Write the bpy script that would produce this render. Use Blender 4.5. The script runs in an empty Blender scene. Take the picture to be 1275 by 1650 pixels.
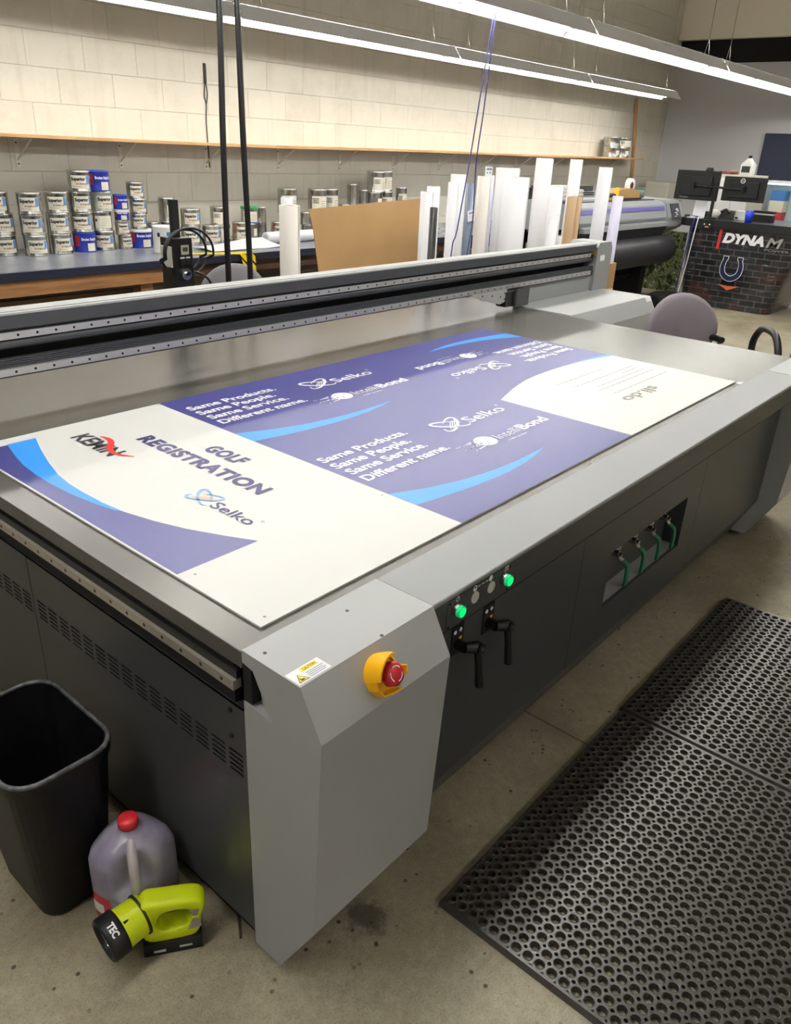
import bpy, math, random
from mathutils import Vector, Matrix
random.seed(7)
S = bpy.context.scene
COL = S.collection
PI = math.pi

# ------------------------------------------------------------------ camera, world, exposure
CAM_POS = (-0.678801, -0.888407, 1.556236)
CAM_ROT = (1.88544399, -0.83162121, 0.58432692)      # world -> camera rotation vector (camera looks down +z, y down)
def rotvec(r):
    v = Vector(r); a = v.length
    return Matrix.Rotation(a, 3, v.normalized())
Rw = rotvec(CAM_ROT)
cd = bpy.data.cameras.new('camera'); cam = bpy.data.objects.new('camera', cd); COL.objects.link(cam)
cd.sensor_fit = 'HORIZONTAL'; cd.sensor_width = 36.0; cd.lens = 1250.676 / 1275 * 36.0
cd.clip_start = 0.02; cd.clip_end = 60
M = Matrix((Rw[0], -Rw[1], -Rw[2])).transposed().to_4x4()
M.translation = CAM_POS
cam.matrix_world = M
S.camera = cam
w = bpy.data.worlds.new('world'); S.world = w; w.use_nodes = True
w.node_tree.nodes['Background'].inputs[0].default_value = (0.8, 0.85, 0.9, 1)
w.node_tree.nodes['Background'].inputs[1].default_value = 0.05
S.view_settings.view_transform = 'Standard'; S.view_settings.look = 'None'
S.view_settings.exposure = 0.0; S.view_settings.gamma = 1.0
S.view_settings.use_curve_mapping = False
TUBE_STRENGTH = 46.0

# ------------------------------------------------------------------ materials
def lin(c):
    return tuple((x / 12.92 if x <= 0.04045 else ((x + 0.055) / 1.055) ** 2.4) for x in [v / 255 for v in c]) + (1,)
MATS = {}
def mat(name, rgb, rough=0.5, metal=0.0, spec=0.5, emit=0.0, coat=0.0, trans=0.0, alpha=1.0, ior=1.45, bump=None, var=None):
    if name in MATS: return MATS[name]
    m = bpy.data.materials.new(name); m.use_nodes = True; nt = m.node_tree
    b = nt.nodes['Principled BSDF']
    b.inputs['Base Color'].default_value = lin(rgb); b.inputs['Roughness'].default_value = rough
    b.inputs['Metallic'].default_value = metal; b.inputs['Specular IOR Level'].default_value = spec
    b.inputs['IOR'].default_value = ior
    b.inputs['Coat Weight'].default_value = coat; b.inputs['Transmission Weight'].default_value = trans
    if emit:
        b.inputs['Emission Color'].default_value = lin(rgb); b.inputs['Emission Strength'].default_value = emit
    tc = None
    if bump or var:
        tc = nt.nodes.new('ShaderNodeTexCoord')
    if bump:
        n = nt.nodes.new('ShaderNodeTexNoise'); n.inputs['Scale'].default_value = bump[0]; n.inputs['Detail'].default_value = 4
        nt.links.new(tc.outputs['Object'], n.inputs['Vector'])
        bp = nt.nodes.new('ShaderNodeBump'); bp.inputs['Strength'].default_value = bump[1]; bp.inputs['Distance'].default_value = 0.002
        nt.links.new(n.outputs['Fac'], bp.inputs['Height']); nt.links.new(bp.outputs['Normal'], b.inputs['Normal'])
    if var:                                            # (scale, other colour)
        n = nt.nodes.new('ShaderNodeTexNoise'); n.inputs['Scale'].default_value = var[0]; n.inputs['Detail'].default_value = 6
        nt.links.new(tc.outputs['Object'], n.inputs['Vector'])
        r = nt.nodes.new('ShaderNodeValToRGB'); r.color_ramp.elements[0].position = 0.38; r.color_ramp.elements[1].position = 0.66
        r.color_ramp.elements[0].color = lin(rgb); r.color_ramp.elements[1].color = lin(var[1])
        nt.links.new(n.outputs['Fac'], r.inputs['Fac']); nt.links.new(r.outputs['Color'], b.inputs['Base Color'])
    MATS[name] = m
    return m
class NG:                                              # short node graph writer
    def __init__(s, m): s.nt = m.node_tree
    def n(s, t, **kw):
        x = s.nt.nodes.new('ShaderNode' + t)
        for k, v in kw.items():
            if k.startswith('i_'): x.inputs[k[2:].replace('_', ' ')].default_value = v
            else: setattr(x, k, v)
        return x
    def l(s, a, b): s.nt.links.new(a, b)

def ramp(g, fac, stops):
    r = g.n('ValToRGB'); e = r.color_ramp.elements
    while len(e) < len(stops): e.new(0.5)
    for el, (p, c) in zip(e, stops): el.position = p; el.color = c if len(c) == 4 else lin(c)
    g.l(fac, r.inputs['Fac']); return r.outputs['Color']
def mix(g, fac, a, b, mode='MIX'):
    x = g.n('Mix', data_type='RGBA', blend_type=mode)
    if isinstance(fac, float): x.inputs[0].default_value = fac
    else: g.l(fac, x.inputs[0])
    for v, i in ((a, 6), (b, 7)):
        if isinstance(v, tuple): x.inputs[i].default_value = v
        else: g.l(v, x.inputs[i])
    return x.outputs[2]
def mth(g, op, a, b=None):
    x = g.n('Math', operation=op)
    for i, v in enumerate((a, b)):
        if v is None: continue
        if isinstance(v, (int, float)): x.inputs[i].default_value = v
        else: g.l(v, x.inputs[i])
    return x.outputs[0]

def block_wall(name, plane, zoff, xoff, bw, bh, base, dark):
    m = mat(name, base, 0.55); g = NG(m); b = m.node_tree.nodes['Principled BSDF']
    tc = g.n('TexCoord'); sx = g.n('SeparateXYZ'); g.l(tc.outputs['Object'], sx.inputs[0])
    cb = g.n('CombineXYZ')
    g.l(mth(g, 'SUBTRACT', sx.outputs[plane], xoff), cb.inputs[0]); g.l(mth(g, 'SUBTRACT', sx.outputs[2], zoff), cb.inputs[1])
    br = g.n('TexBrick', offset=0.5); br.inputs['Scale'].default_value = 1.0
    br.inputs['Brick Width'].default_value = bw; br.inputs['Row Height'].default_value = bh
    br.inputs['Mortar Size'].default_value = 0.003; br.inputs['Mortar Smooth'].default_value = 0.6
    br.inputs['Color1'].default_value = lin(base); br.inputs['Color2'].default_value = lin([c * 0.975 for c in base]); br.inputs['Mortar'].default_value = lin([c * 0.95 for c in base])
    g.l(cb.outputs[0], br.inputs['Vector'])
    n = g.n('TexNoise'); n.inputs['Scale'].default_value = 2.2; n.inputs['Detail'].default_value = 8; n.inputs['Roughness'].default_value = 0.7
    g.l(tc.outputs['Object'], n.inputs['Vector'])
    col = mix(g, ramp(g, n.outputs['Fac'], [(0.5, (0, 0, 0, 1)), (0.8, (0.45, 0.45, 0.45, 1))]), br.outputs['Color'], lin(dark))
    # vertical drips
    mp = g.n('Mapping'); mp.inputs['Scale'].default_value = (7, 7, 0.7); g.l(tc.outputs['Object'], mp.inputs['Vector'])
    n2 = g.n('TexNoise'); n2.inputs['Scale'].default_value = 1.6; n2.inputs['Detail'].default_value = 5; g.l(mp.outputs[0], n2.inputs['Vector'])
    col = mix(g, ramp(g, n2.outputs['Fac'], [(0.55, (0, 0, 0, 1)), (0.78, (0.3, 0.3, 0.3, 1))]), col, lin(dark))
    g.l(col, b.inputs['Base Color'])
    bp = g.n('Bump'); bp.inputs['Strength'].default_value = 0.9; bp.inputs['Distance'].default_value = 0.006; bp.invert = True
    n3 = g.n('TexNoise'); n3.inputs['Scale'].default_value = 60; g.l(tc.outputs['Object'], n3.inputs['Vector'])
    g.l(mth(g, 'ADD', br.outputs['Fac'], mth(g, 'MULTIPLY', n3.outputs['Fac'], 0.15)), bp.inputs['Height'])
    g.l(bp.outputs[0], b.inputs['Normal'])
    return m

def concrete():
    m = mat('concrete', (128, 120, 100), 0.55); g = NG(m); b = m.node_tree.nodes['Principled BSDF']
    tc = g.n('TexCoord')
    def noise(s, d=6, r=0.6):
        n = g.n('TexNoise'); n.inputs['Scale'].default_value = s; n.inputs['Detail'].default_value = d; n.inputs['Roughness'].default_value = r
        g.l(tc.outputs['Object'], n.inputs['Vector']); return n.outputs['Fac']
    col = ramp(g, noise(2.2, 8, 0.7), [(0.3, (110, 102, 82)), (0.7, (166, 156, 132))])
    col = mix(g, ramp(g, noise(0.9, 5, 0.6), [(0.45, (0, 0, 0, 1)), (0.62, (0.5, 0.5, 0.5, 1))]), col, lin((172, 166, 146)))
    col = mix(g, ramp(g, noise(38, 8, 0.75), [(0.36, (0.35, 0.35, 0.35, 1)), (0.6, (0, 0, 0, 1))]), col, lin((96, 88, 68)))
    col = mix(g, ramp(g, noise(210, 5, 0.8), [(0.34, (0.55, 0.55, 0.55, 1)), (0.5, (0, 0, 0, 1))]), col, lin((70, 62, 48)))
    v = g.n('TexVoronoi'); v.inputs['Scale'].default_value = 26; g.l(tc.outputs['Object'], v.inputs['Vector'])
    sp = mth(g, 'MULTIPLY', ramp(g, v.outputs['Distance'], [(0.10, (1, 1, 1, 1)), (0.16, (0, 0, 0, 1))]), ramp(g, noise(7, 2), [(0.46, (0, 0, 0, 1)), (0.56, (1, 1, 1, 1))]))
    col = mix(g, sp, col, lin((60, 53, 42)))
    vm = g.n('VectorMath', operation='DISTANCE'); g.l(tc.outputs['Object'], vm.inputs[0]); vm.inputs[1].default_value = (0.215, -0.118, 0)
    st = mth(g, 'ADD', vm.outputs['Value'], mth(g, 'MULTIPLY', noise(30, 5, 0.7), 0.12))
    col = mix(g, ramp(g, st, [(0.085, (0.75, 0.75, 0.75, 1)), (0.115, (0, 0, 0, 1))]), col, lin((52, 46, 36)))
    v2 = g.n('TexVoronoi'); v2.inputs['Scale'].default_value = 5.1; g.l(tc.outputs['Object'], v2.inputs['Vector'])
    col = mix(g, ramp(g, v2.outputs['Distance'], [(0.018, (1, 1, 1, 1)), (0.024, (0, 0, 0, 1))]), col, lin((225, 222, 214)))
    # sawn control joint
    sx = g.n('SeparateXYZ'); g.l(tc.outputs['Object'], sx.inputs[0])
    d = mth(g, 'ABSOLUTE', mth(g, 'SUBTRACT', sx.outputs[0], 1.066))
    j = ramp(g, d, [(0.0022, (1, 1, 1, 1)), (0.0036, (0, 0, 0, 1))])
    col = mix(g, j, col, lin((48, 42, 34)))
    g.l(col, b.inputs['Base Color'])
    bp = g.n('Bump'); bp.inputs['Strength'].default_value = 0.35; bp.inputs['Distance'].default_value = 0.003
    g.l(mth(g, 'SUBTRACT', noise(120, 5), j), bp.inputs['Height']); g.l(bp.outputs[0], b.inputs['Normal'])
    return m

def brick_print():
    m = mat('brick_print', (40, 42, 44), 0.28, coat=0.3); g = NG(m); b = m.node_tree.nodes['Principled BSDF']
    tc = g.n('TexCoord'); sx = g.n('SeparateXYZ'); g.l(tc.outputs['Object'], sx.inputs[0]); cb = g.n('CombineXYZ')
    g.l(sx.outputs[1], cb.inputs[0]); g.l(sx.outputs[2], cb.inputs[1])
    br = g.n('TexBrick', offset=0.5); br.inputs['Scale'].default_value = 1.0
    br.inputs['Brick Width'].default_value = 0.17; br.inputs['Row Height'].default_value = 0.066
    br.inputs['Mortar Size'].default_value = 0.006; br.inputs['Color1'].default_value = lin((52, 53, 56)); br.inputs['Color2'].default_value = lin((20, 21, 24)); br.inputs['Mortar'].default_value = lin((88, 88, 90))
    g.l(cb.outputs[0], br.inputs['Vector'])
    n = g.n('TexNoise'); n.inputs['Scale'].default_value = 14; n.inputs['Detail'].default_value = 8; g.l(tc.outputs['Object'], n.inputs['Vector'])
    col = mix(g, ramp(g, n.outputs['Fac'], [(0.35, (0.5, 0.5, 0.5, 1)), (0.62, (0, 0, 0, 1))]), br.outputs['Color'], lin((14, 14, 16)))
    n2 = g.n('TexNoise'); n2.inputs['Scale'].default_value = 4; g.l(tc.outputs['Object'], n2.inputs['Vector'])
    col = mix(g, ramp(g, n2.outputs['Fac'], [(0.58, (0, 0, 0, 1)), (0.68, (0.6, 0.6, 0.6, 1))]), col, lin((82, 46, 42)))
    mp = g.n('Mapping'); mp.inputs['Scale'].default_value = (1, 2.2, 30); g.l(tc.outputs['Object'], mp.inputs['Vector'])
    n3 = g.n('TexNoise'); n3.inputs['Scale'].default_value = 1.7; n3.inputs['Detail'].default_value = 4; g.l(mp.outputs[0], n3.inputs['Vector'])
    col = mix(g, ramp(g, n3.outputs['Fac'], [(0.66, (0, 0, 0, 1)), (0.72, (0.8, 0.8, 0.8, 1))]), col, lin((170, 170, 165)))
    g.l(col, b.inputs['Base Color']); return m

def foliage_print():
    m = mat('foliage_print', (90, 110, 60), 0.4); g = NG(m); b = m.node_tree.nodes['Principled BSDF']
    tc = g.n('TexCoord'); n = g.n('TexNoise'); n.inputs['Scale'].default_value = 16; n.inputs['Detail'].default_value = 6; n.inputs['Distortion'].default_value = 1.2
    g.l(tc.outputs['Object'], n.inputs['Vector'])
    col = ramp(g, n.outputs['Fac'], [(0.34, (20, 24, 20)), (0.44, (72, 84, 50)), (0.52, (150, 160, 104)), (0.58, (60, 66, 58)), (0.66, (205, 208, 196))])
    g.l(col, b.inputs['Base Color']); return m

def wood(name, a, bb, sc=(2, 22, 22)):
    m = mat(name, a, 0.6); g = NG(m); b = m.node_tree.nodes['Principled BSDF']
    tc = g.n('TexCoord'); mp = g.n('Mapping'); mp.inputs['Scale'].default_value = sc; g.l(tc.outputs['Object'], mp.inputs['Vector'])
    n = g.n('TexNoise'); n.inputs['Scale'].default_value = 1.5; n.inputs['Detail'].default_value = 6; g.l(mp.outputs[0], n.inputs['Vector'])
    g.l(ramp(g, n.outputs['Fac'], [(0.3, a), (0.7, bb)]), b.inputs['Base Color']); return m

MW = block_wall('painted_block', 0, 1.7165, 0.105, 0.4075, 0.2112, (214, 209, 196), (170, 163, 148))
MFLOOR = concrete()
G_LIGHT = mat('grey_powder_coat', (158, 160, 161), 0.42, bump=(900, 0.05))
G_DARK = mat('charcoal_powder_coat', (60, 61, 63), 0.36, bump=(900, 0.05))
G_BED = mat('anodised_bed', (96, 94, 90), 0.27, 0.4)
G_ALU = mat('grey_extrusion', (68, 70, 75), 0.4, 0.3)
G_MID = mat('grey_cover', (132, 134, 136), 0.36)
BLACK = mat('black_plastic', (18, 18, 20), 0.4)
BLACKM = mat('black_matte', (14, 14, 15), 0.75)
STEEL = mat('bright_steel', (200, 200, 200), 0.25, 1.0)
CHROME = mat('chrome', (225, 225, 225), 0.08, 1.0)
WHITE = mat('white_paint', (235, 235, 235), 0.5)
PAPER = mat('white_paper', (214, 214, 219), 0.6)
RED = mat('red_plastic', (190, 22, 34), 0.35)
YELLOW = mat('yellow_plastic', (240, 178, 12), 0.4)
GREENP = mat('green_grip', (10, 110, 74), 0.35)
BLUEP = mat('blue_plastic', (25, 55, 190), 0.35)

# ------------------------------------------------------------------ mesh builder
class MB:
    def __init__(s): s.v = []; s.f = []; s.m = []; s.sm = []; s.mats = []; s.X = None
    def mi(s, m):
        if m not in s.mats: s.mats.append(m)
        return s.mats.index(m)
    def add(s, vs, fs, m, smooth=False):
        o = len(s.v)
        if s.X is not None: vs = [s.X @ Vector(p) for p in vs]
        s.v += [tuple(p) for p in vs]; k = s.mi(m)
        for f in fs: s.f.append([i + o for i in f]); s.m.append(k); s.sm.append(smooth)
        return s
    def box(s, x0, x1, y0, y1, z0, z1, m):
        vs = [(x, y, z) for x in (x0, x1) for y in (y0, y1) for z in (z0, z1)]
        return s.add(vs, [(0, 1, 3, 2), (4, 6, 7, 5), (0, 4, 5, 1), (2, 3, 7, 6), (0, 2, 6, 4), (1, 5, 7, 3)], m)
    def prism(s, prof, ax, a, b, m, smooth=False):     # prof: 2D points in the two other axes (ax x:(y,z) y:(x,z) z:(x,y))
        n = len(prof)
        def P(p, t): return {'x': (t, p[0], p[1]), 'y': (p[0], t, p[1]), 'z': (p[0], p[1], t)}[ax]
        vs = [P(p, a) for p in prof] + [P(p, b) for p in prof]
        fs = [(i, (i + 1) % n, n + (i + 1) % n, n + i) for i in range(n)]
        s.add(vs, fs, m, smooth); s.add(vs[:n], [list(range(n))[::-1]], m); s.add(vs[n:], [list(range(n))], m); return s
    def cyl(s, p0, p1, r0, m, r1=None, n=20, caps=True, smooth=True):
        p0 = Vector(p0); p1 = Vector(p1); r1 = r0 if r1 is None else r1
        d = (p1 - p0).normalized(); a = d.orthogonal().normalized(); b = d.cross(a)
        vs = [p + a * (r * math.cos(2 * PI * i / n)) + b * (r * math.sin(2 * PI * i / n)) for p, r in ((p0, r0), (p1, r1)) for i in range(n)]
        s.add(vs, [(i, (i + 1) % n, n + (i + 1) % n, n + i) for i in range(n)], m, smooth)
        if caps: s.add(vs[:n], [list(range(n))[::-1]], m); s.add(vs[n:], [list(range(n))], m)
        return s
    def tube(s, pts, r, m, n=10, closed=False):
        pts = [Vector(p) for p in pts]; N = len(pts); rr = r if isinstance(r, (list, tuple)) else [r] * N
        vs = []; a = None
        for i, p in enumerate(pts):
            q0 = pts[(i - 1) % N] if (closed or i) else p; q1 = pts[(i + 1) % N] if (closed or i < N - 1) else p
            t = (q1 - q0).normalized()
            a = t.orthogonal().normalized() if a is None else (a - t * a.dot(t)).normalized()
            b = t.cross(a)
            vs += [p + a * (rr[i] * math.cos(2 * PI * k / n)) + b * (rr[i] * math.sin(2 * PI * k / n)) for k in range(n)]
        fs = []
        for i in range(N if closed else N - 1):
            j = (i + 1) % N
            fs += [(i * n + k, i * n + (k + 1) % n, j * n + (k + 1) % n, j * n + k) for k in range(n)]
        s.add(vs, fs, m, True)
        if not closed: s.add(vs[:n], [list(range(n))[::-1]], m); s.add(vs[-n:], [list(range(n))], m)
        return s
    def lathe(s, prof, c, m, n=28, ax='z', smooth=True):  # prof: (r, h)
        c = Vector(c); vs = []
        for r, h in prof:
            for i in range(n):
                a = 2 * PI * i / n; u, v = r * math.cos(a), r * math.sin(a)
                vs.append(c + Vector({'z': (u, v, h), 'x': (h, u, v), 'y': (u, h, v)}[ax]))
        fs = [(j * n + i, j * n + (i + 1) % n, (j + 1) * n + (i + 1) % n, (j + 1) * n + i) for j in range(len(prof) - 1) for i in range(n)]
        return s.add(vs, fs, m, smooth)
    def rings(s, rings, m, smooth=True, cap0=True, cap1=True):
        n = len(rings[0]); vs = [p for r in rings for p in r]
        s.add(vs, [(j * n + i, j * n + (i + 1) % n, (j + 1) * n + (i + 1) % n, (j + 1) * n + i) for j in range(len(rings) - 1) for i in range(n)], m, smooth)
        if cap0: s.add(rings[0], [list(range(n))[::-1]], m)
        if cap1: s.add(rings[-1], [list(range(n))], m)
        return s
    def poly(s, pts, m): return s.add(pts, [list(range(len(pts)))], m)
    def build(s, name, parent=None, bevel=0, org=None, seg=2):
        if org is None: org = parent_origin(parent)
        me = bpy.data.meshes.new(name)
        me.from_pydata([tuple(Vector(p) - org) for p in s.v], [], s.f)
        for m in s.mats: me.materials.append(m)
        me.polygons.foreach_set('material_index', s.m); me.polygons.foreach_set('use_smooth', s.sm)
        me.update()
        o = bpy.data.objects.new(name, me); COL.objects.link(o)
        if parent is not None: o.parent = parent
        else: o.location = org
        if bevel:
            md = o.modifiers.new('bevel', 'BEVEL'); md.width = bevel; md.segments = seg; md.limit_method = 'ANGLE'; md.angle_limit = 0.6
            md.harden_normals = False
        return o
LOCAL = Vector((0, 0, 0))
def parent_origin(p):
    o = Vector((0, 0, 0))
    while p is not None:
        if p.get('_loc') : return LOCAL
        o += p.location; p = p.parent
    return o
def tag(o, label, cat, group=None, kind=None):
    o['label'] = label; o['category'] = cat
    if group: o['group'] = group
    if kind: o['kind'] = kind
    return o
def thing(name, loc, label, cat, group=None, rz=0, local=False):
    o = bpy.data.objects.new(name, None); COL.objects.link(o); o.location = loc; o.rotation_euler = (0, 0, rz); o.empty_display_size = 0.05
    tag(o, label, cat, group)
    if local or rz: LOCALS.append(o); o['_loc'] = 1
    return o
LOCALS = []
def struct(o): o['kind'] = 'structure'; return o
def solo(mb, name, org, label, cat, group=None, bevel=0, kind=None):
    return tag(mb.build(name, None, bevel, Vector(org)), label, cat, group, kind)
def copy_tree(o, parent=None):
    c = o.copy(); COL.objects.link(c)
    if parent is not None: c.parent = parent
    for ch in list(o.children): copy_tree(ch, c)
    return c

# text: returns verts / faces in a plane, left end at u = 0, baseline v = 0
def glyphs(txt, bold=0.0, shear=0.0, space=1.0):
    cu = bpy.data.curves.new('t', 'FONT'); cu.body = txt; cu.size = 1; cu.offset = bold; cu.shear = shear; cu.resolution_u = 3; cu.space_character = space
    ob = bpy.data.objects.new('t', cu); COL.objects.link(ob)
    dg = bpy.context.evaluated_depsgraph_get(); ev = ob.evaluated_get(dg); me = ev.to_mesh()
    vs = [(v.co.x, v.co.y) for v in me.vertices]; fs = [list(p.vertices) for p in me.polygons]
    ev.to_mesh_clear(); bpy.data.objects.remove(ob); bpy.data.curves.remove(cu)
    x0 = min(v[0] for v in vs); vs = [(v[0] - x0, v[1]) for v in vs]
    return vs, fs
CAPH = 0.72
def text(mb, txt, org, right, up, width, cap, m, bold=0.02, shear=0.0, space=1.0, wrap=None):
    """width fits the string, cap is the capital height; right / up are unit vectors"""
    vs, fs = glyphs(txt, bold, shear, space)
    W = max(v[0] for v in vs) or 1
    sx = width / W if width else cap / CAPH; sy = cap / CAPH
    org = Vector(org); right = Vector(right); up = Vector(up)
    if wrap: vs3 = [wrap(v[0] * sx, v[1] * sy) for v in vs]
    else: vs3 = [org + right * (v[0] * sx) + up * (v[1] * sy) for v in vs]
    mb.add(vs3, fs, m)

def rrect(cx, cy, hx, hy, r, z, n=5):
    pts = []
    for sx, sy, a0 in ((1, 1, 0), (-1, 1, PI / 2), (-1, -1, PI), (1, -1, 1.5 * PI)):
        for k in range(n + 1):
            a = a0 + PI / 2 * k / n
            pts.append((cx + sx * (hx - r) + r * math.cos(a), cy + sy * (hy - r) + r * math.sin(a), z))
    return pts
def bez(a, b, c, d, n=16):
    a, b, c, d = map(Vector, (a, b, c, d))
    return [a * (1 - t) ** 3 + b * 3 * t * (1 - t) ** 2 + c * 3 * t * t * (1 - t) + d * t ** 3 for t in [i / n for i in range(n + 1)]]
def smoothpath(P, n=8):
    P = [Vector(p) for p in P]; out = []
    for i in range(len(P) - 1):
        p0 = P[max(i - 1, 0)]; p1 = P[i]; p2 = P[i + 1]; p3 = P[min(i + 2, len(P) - 1)]
        for k in range(n):
            t = k / n
            out.append(0.5 * ((2 * p1) + (p2 - p0) * t + (2 * p0 - 5 * p1 + 4 * p2 - p3) * t * t + (3 * p1 - p0 - 3 * p2 + p3) * t ** 3))
    out.append(P[-1]); return out

# ------------------------------------------------------------------ the room
XW, YW, ZC = 12.2, 4.75, 4.6
XL, YF = -5.0, -5.5
struct(MB().box(XL, XW, YF, YW, -0.1, 0, MFLOOR).build('floor', org=LOCAL))
struct(MB().box(XL, XW + 0.2, YW, YW + 0.2, 0, ZC, MW).build('wall_back', org=LOCAL))
GWALL = mat('grey_wall_paint', (196, 196, 200), 0.6, bump=(40, 0.1)); CREAM = mat('cream_wall_paint', (236, 228, 212), 0.6)
wr = MB().box(XW, XW + 0.2, YF, YW, 0, 2.85, GWALL); wr.box(XW + 0.12, XW + 0.2, YF, YW, 2.85, 3.16, BLACKM); wr.box(XW, XW + 0.2, YF, YW, 3.16, ZC, CREAM)
struct(wr.build('wall_right', org=LOCAL))
struct(MB().box(XL - 0.2, XL, YF, YW, 0, ZC, GWALL).build('wall_left', org=LOCAL))
struct(MB().box(XL - 0.2, XW + 0.2, YF - 0.2, YF, 0, ZC, CREAM).build('wall_front', org=LOCAL))
struct(MB().box(XL - 0.2, XW + 0.2, YF - 0.2, YW + 0.2, ZC, ZC + 0.1, mat('ceiling_paint', (240, 238, 232), 0.8)).build('ceiling', org=LOCAL))

# ------------------------------------------------------------------ fluorescent light fixtures (rows parallel to the printer)
TUBE = mat('tube_glow', (255, 252, 244), 0.5, emit=TUBE_STRENGTH)
HOUS = mat('fixture_white', (232, 234, 238), 0.5); REFL = mat('reflector_white', (240, 240, 238), 0.35)
ZL = 2.275
def make_fixture(x, y, label, group):
    L = 2.43
    t = thing('light_fixture', (x, y, ZL), label, 'light fixture', group)
    h = MB(); zt = ZL + 0.1
    h.box(x, x + L, y - 0.028, y + 0.028, ZL + 0.07, zt, HOUS)
    for s in (-1, 1):                                   # sloping wings with a row of slots along the top
        def wq(a0, z0, a1, z1, xa, xb):
            e = 0.0015
            h.prism([(y + s * a0, z0), (y + s * a1, z1), (y + s * a1, z1 + e), (y + s * a0, z0 + e)], 'x', xa, xb, HOUS)
        wq(0.13, ZL, 0.060, ZL + 0.0895, x, x + L)
        n = 20
        for k in range(n + 1):
            xa = x + L * k / n - 0.012 if k else x
            wq(0.060, ZL + 0.0895, 0.028, ZL + 0.095, xa, min(xa + 0.015, x + L))
        wq(0.132, ZL - 0.004, 0.13, ZL, x, x + L)
    h.box(x, x + 0.004, y - 0.05, y + 0.05, ZL + 0.03, zt, HOUS); h.box(x + L - 0.004, x + L, y - 0.05, y + 0.05, ZL + 0.03, zt, HOUS)
    h.build('reflector_housing', t)
    for k in (0, 1):
        for s in (-1, 1):
            xa = x + 0.03 + k * 1.215
            tb = MB().cyl((xa + 0.02, y + s * 0.07, ZL + 0.036), (xa + 1.135, y + s * 0.07, ZL + 0.036), 0.013, TUBE, n=10)
            tb = tb.build('fluorescent_tube', t)
            [MB().box(q0, q0 + 0.035, y + s * 0.07 - 0.012, y + s * 0.07 + 0.012, ZL + 0.02, ZL + 0.072, HOUS).build('lamp_holder', tb) for q0 in (xa - 0.015, xa + 1.135)]
    for k in (0.25, 2.18):
        g = MB(); xx = x + k
        for s in (-1, 1): g.tube([(xx + s * 0.05, y, zt), (xx, y, zt + 0.13)], 0.002, STEEL, 6)
        g.tube([(xx, y, zt + 0.13), (xx, y, ZC)], 0.003, STEEL, 6); g.build('chain_hanger', t)
    return t
names = {'A': 'nearest the block wall', 'B': 'over the printer table'}
RA = [0.75 + 2.44 * k for k in range(4)]; RB = [-0.21 + 2.44 * k for k in range(5)]
ordn = ['first', 'second', 'third', 'fourth', 'fifth', 'sixth']
fx0 = None
def place_fixture(x, y, label, group):
    global fx0
    if fx0 is None:
        fx0 = make_fixture(x, y, label, group); return fx0
    c = copy_tree(fx0); c.location = (x, y, ZL); tag(c, label, 'light fixture', group); return c
for i, x in enumerate(RA): place_fixture(x, 3.97, f'white fluorescent fixture, {ordn[i]} from left along the block wall', 'fluorescent fixtures along the block wall')
for i, x in enumerate(RB): place_fixture(x, 2.14, f'white fluorescent fixture, {ordn[i]} from left in the nearer visible row', 'fluorescent fixtures behind the printer')
for i, x in enumerate([-3.2, -0.76, 1.68, 4.12, 6.56]):
    place_fixture(x, 0.31, f'white fluorescent fixture, {ordn[i]} in the row above the printer', 'fluorescent fixtures above the printer')


place_fixture(-2.2, -3.2, 'added unseen fill light fixture behind the camera on the left', 'added fill light fixtures behind the camera')  # unseen fixture added as fill for the printer front and floor
place_fixture(0.9, -3.2, 'added unseen fill light fixture behind the camera on the right', 'added fill light fixtures behind the camera')  # second unseen fixture, added to lift the dark front side

# ------------------------------------------------------------------ flatbed printer
T = 0.77
P = thing('flatbed_printer', (0, 0, 0), 'large grey flatbed printer with black lower panels holding a printed sheet', 'printer')
bed = MB().box(0, 3.17, 0.002, 2.02, 0.729, T - 0.005, G_BED); bed.build('print_table', P, 0.002)
# side: rail, slotted panel
r = MB(); r.box(0.004, 0.02, 0.03, 2.0, 0.64, 0.729, BLACKM)
r.build('rail_channel', P)
r = MB(); r.box(-0.012, 0.006, 0.012, 2.0, 0.684, 0.704, mat('side_rail_steel', (196, 190, 178), 0.25, 0.6)); r.box(-0.004, 0.004, 0.012, 2.0, 0.704, 0.722, BLACK)
for k in range(33): r.cyl((-0.0125, 0.045 + 0.06 * k, 0.694), (-0.0122, 0.045 + 0.06 * k, 0.694), 0.004, BLACKM, n=10)
r.build('side_rail', P)
def vent_panel(y0, y1, cols):
    m = MB(); z0, z1 = 0.472, 0.53
    m.box(0.0, 0.0015, y0, y1, 0.06, z0, G_DARK); m.box(0.0, 0.0015, y0, y1, z1, 0.64, G_DARK); m.box(0.0, 0.02, y0, y1, 0.06, 0.065, G_DARK); m.box(0.0, 0.03, y0, y1, 0.636, 0.64, G_DARK)
    m.box(0.05, 0.055, y0, y1, 0.3, 0.636, BLACKM)  # black sheet added behind the slots to darken the gaps
    ys = [y0] + [v for c in cols for v in c] + [y1]
    for a, b in zip(ys[0::2], ys[1::2]): m.box(0.0, 0.0015, a, b, z0, z1, G_DARK)
    for c in cols:
        for k in range(6): zc = z0 + (z1 - z0) * k / 5; m.box(0.0, 0.0015, c[0], c[1], max(z0, zc - 0.0026), min(z1, zc + 0.0026), G_DARK)
    for zz in (0.62, 0.56):
        if y0 < 0.1: m.cyl((0, 0.04, zz), (-0.004, 0.04, zz), 0.005, BLACK, n=10)
    return m
vent_panel(0.0, 0.807, [(0.012 + 0.0525 * k, 0.052 + 0.0525 * k) for k in range(15)]).build('vented_side_panel', P)
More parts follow.
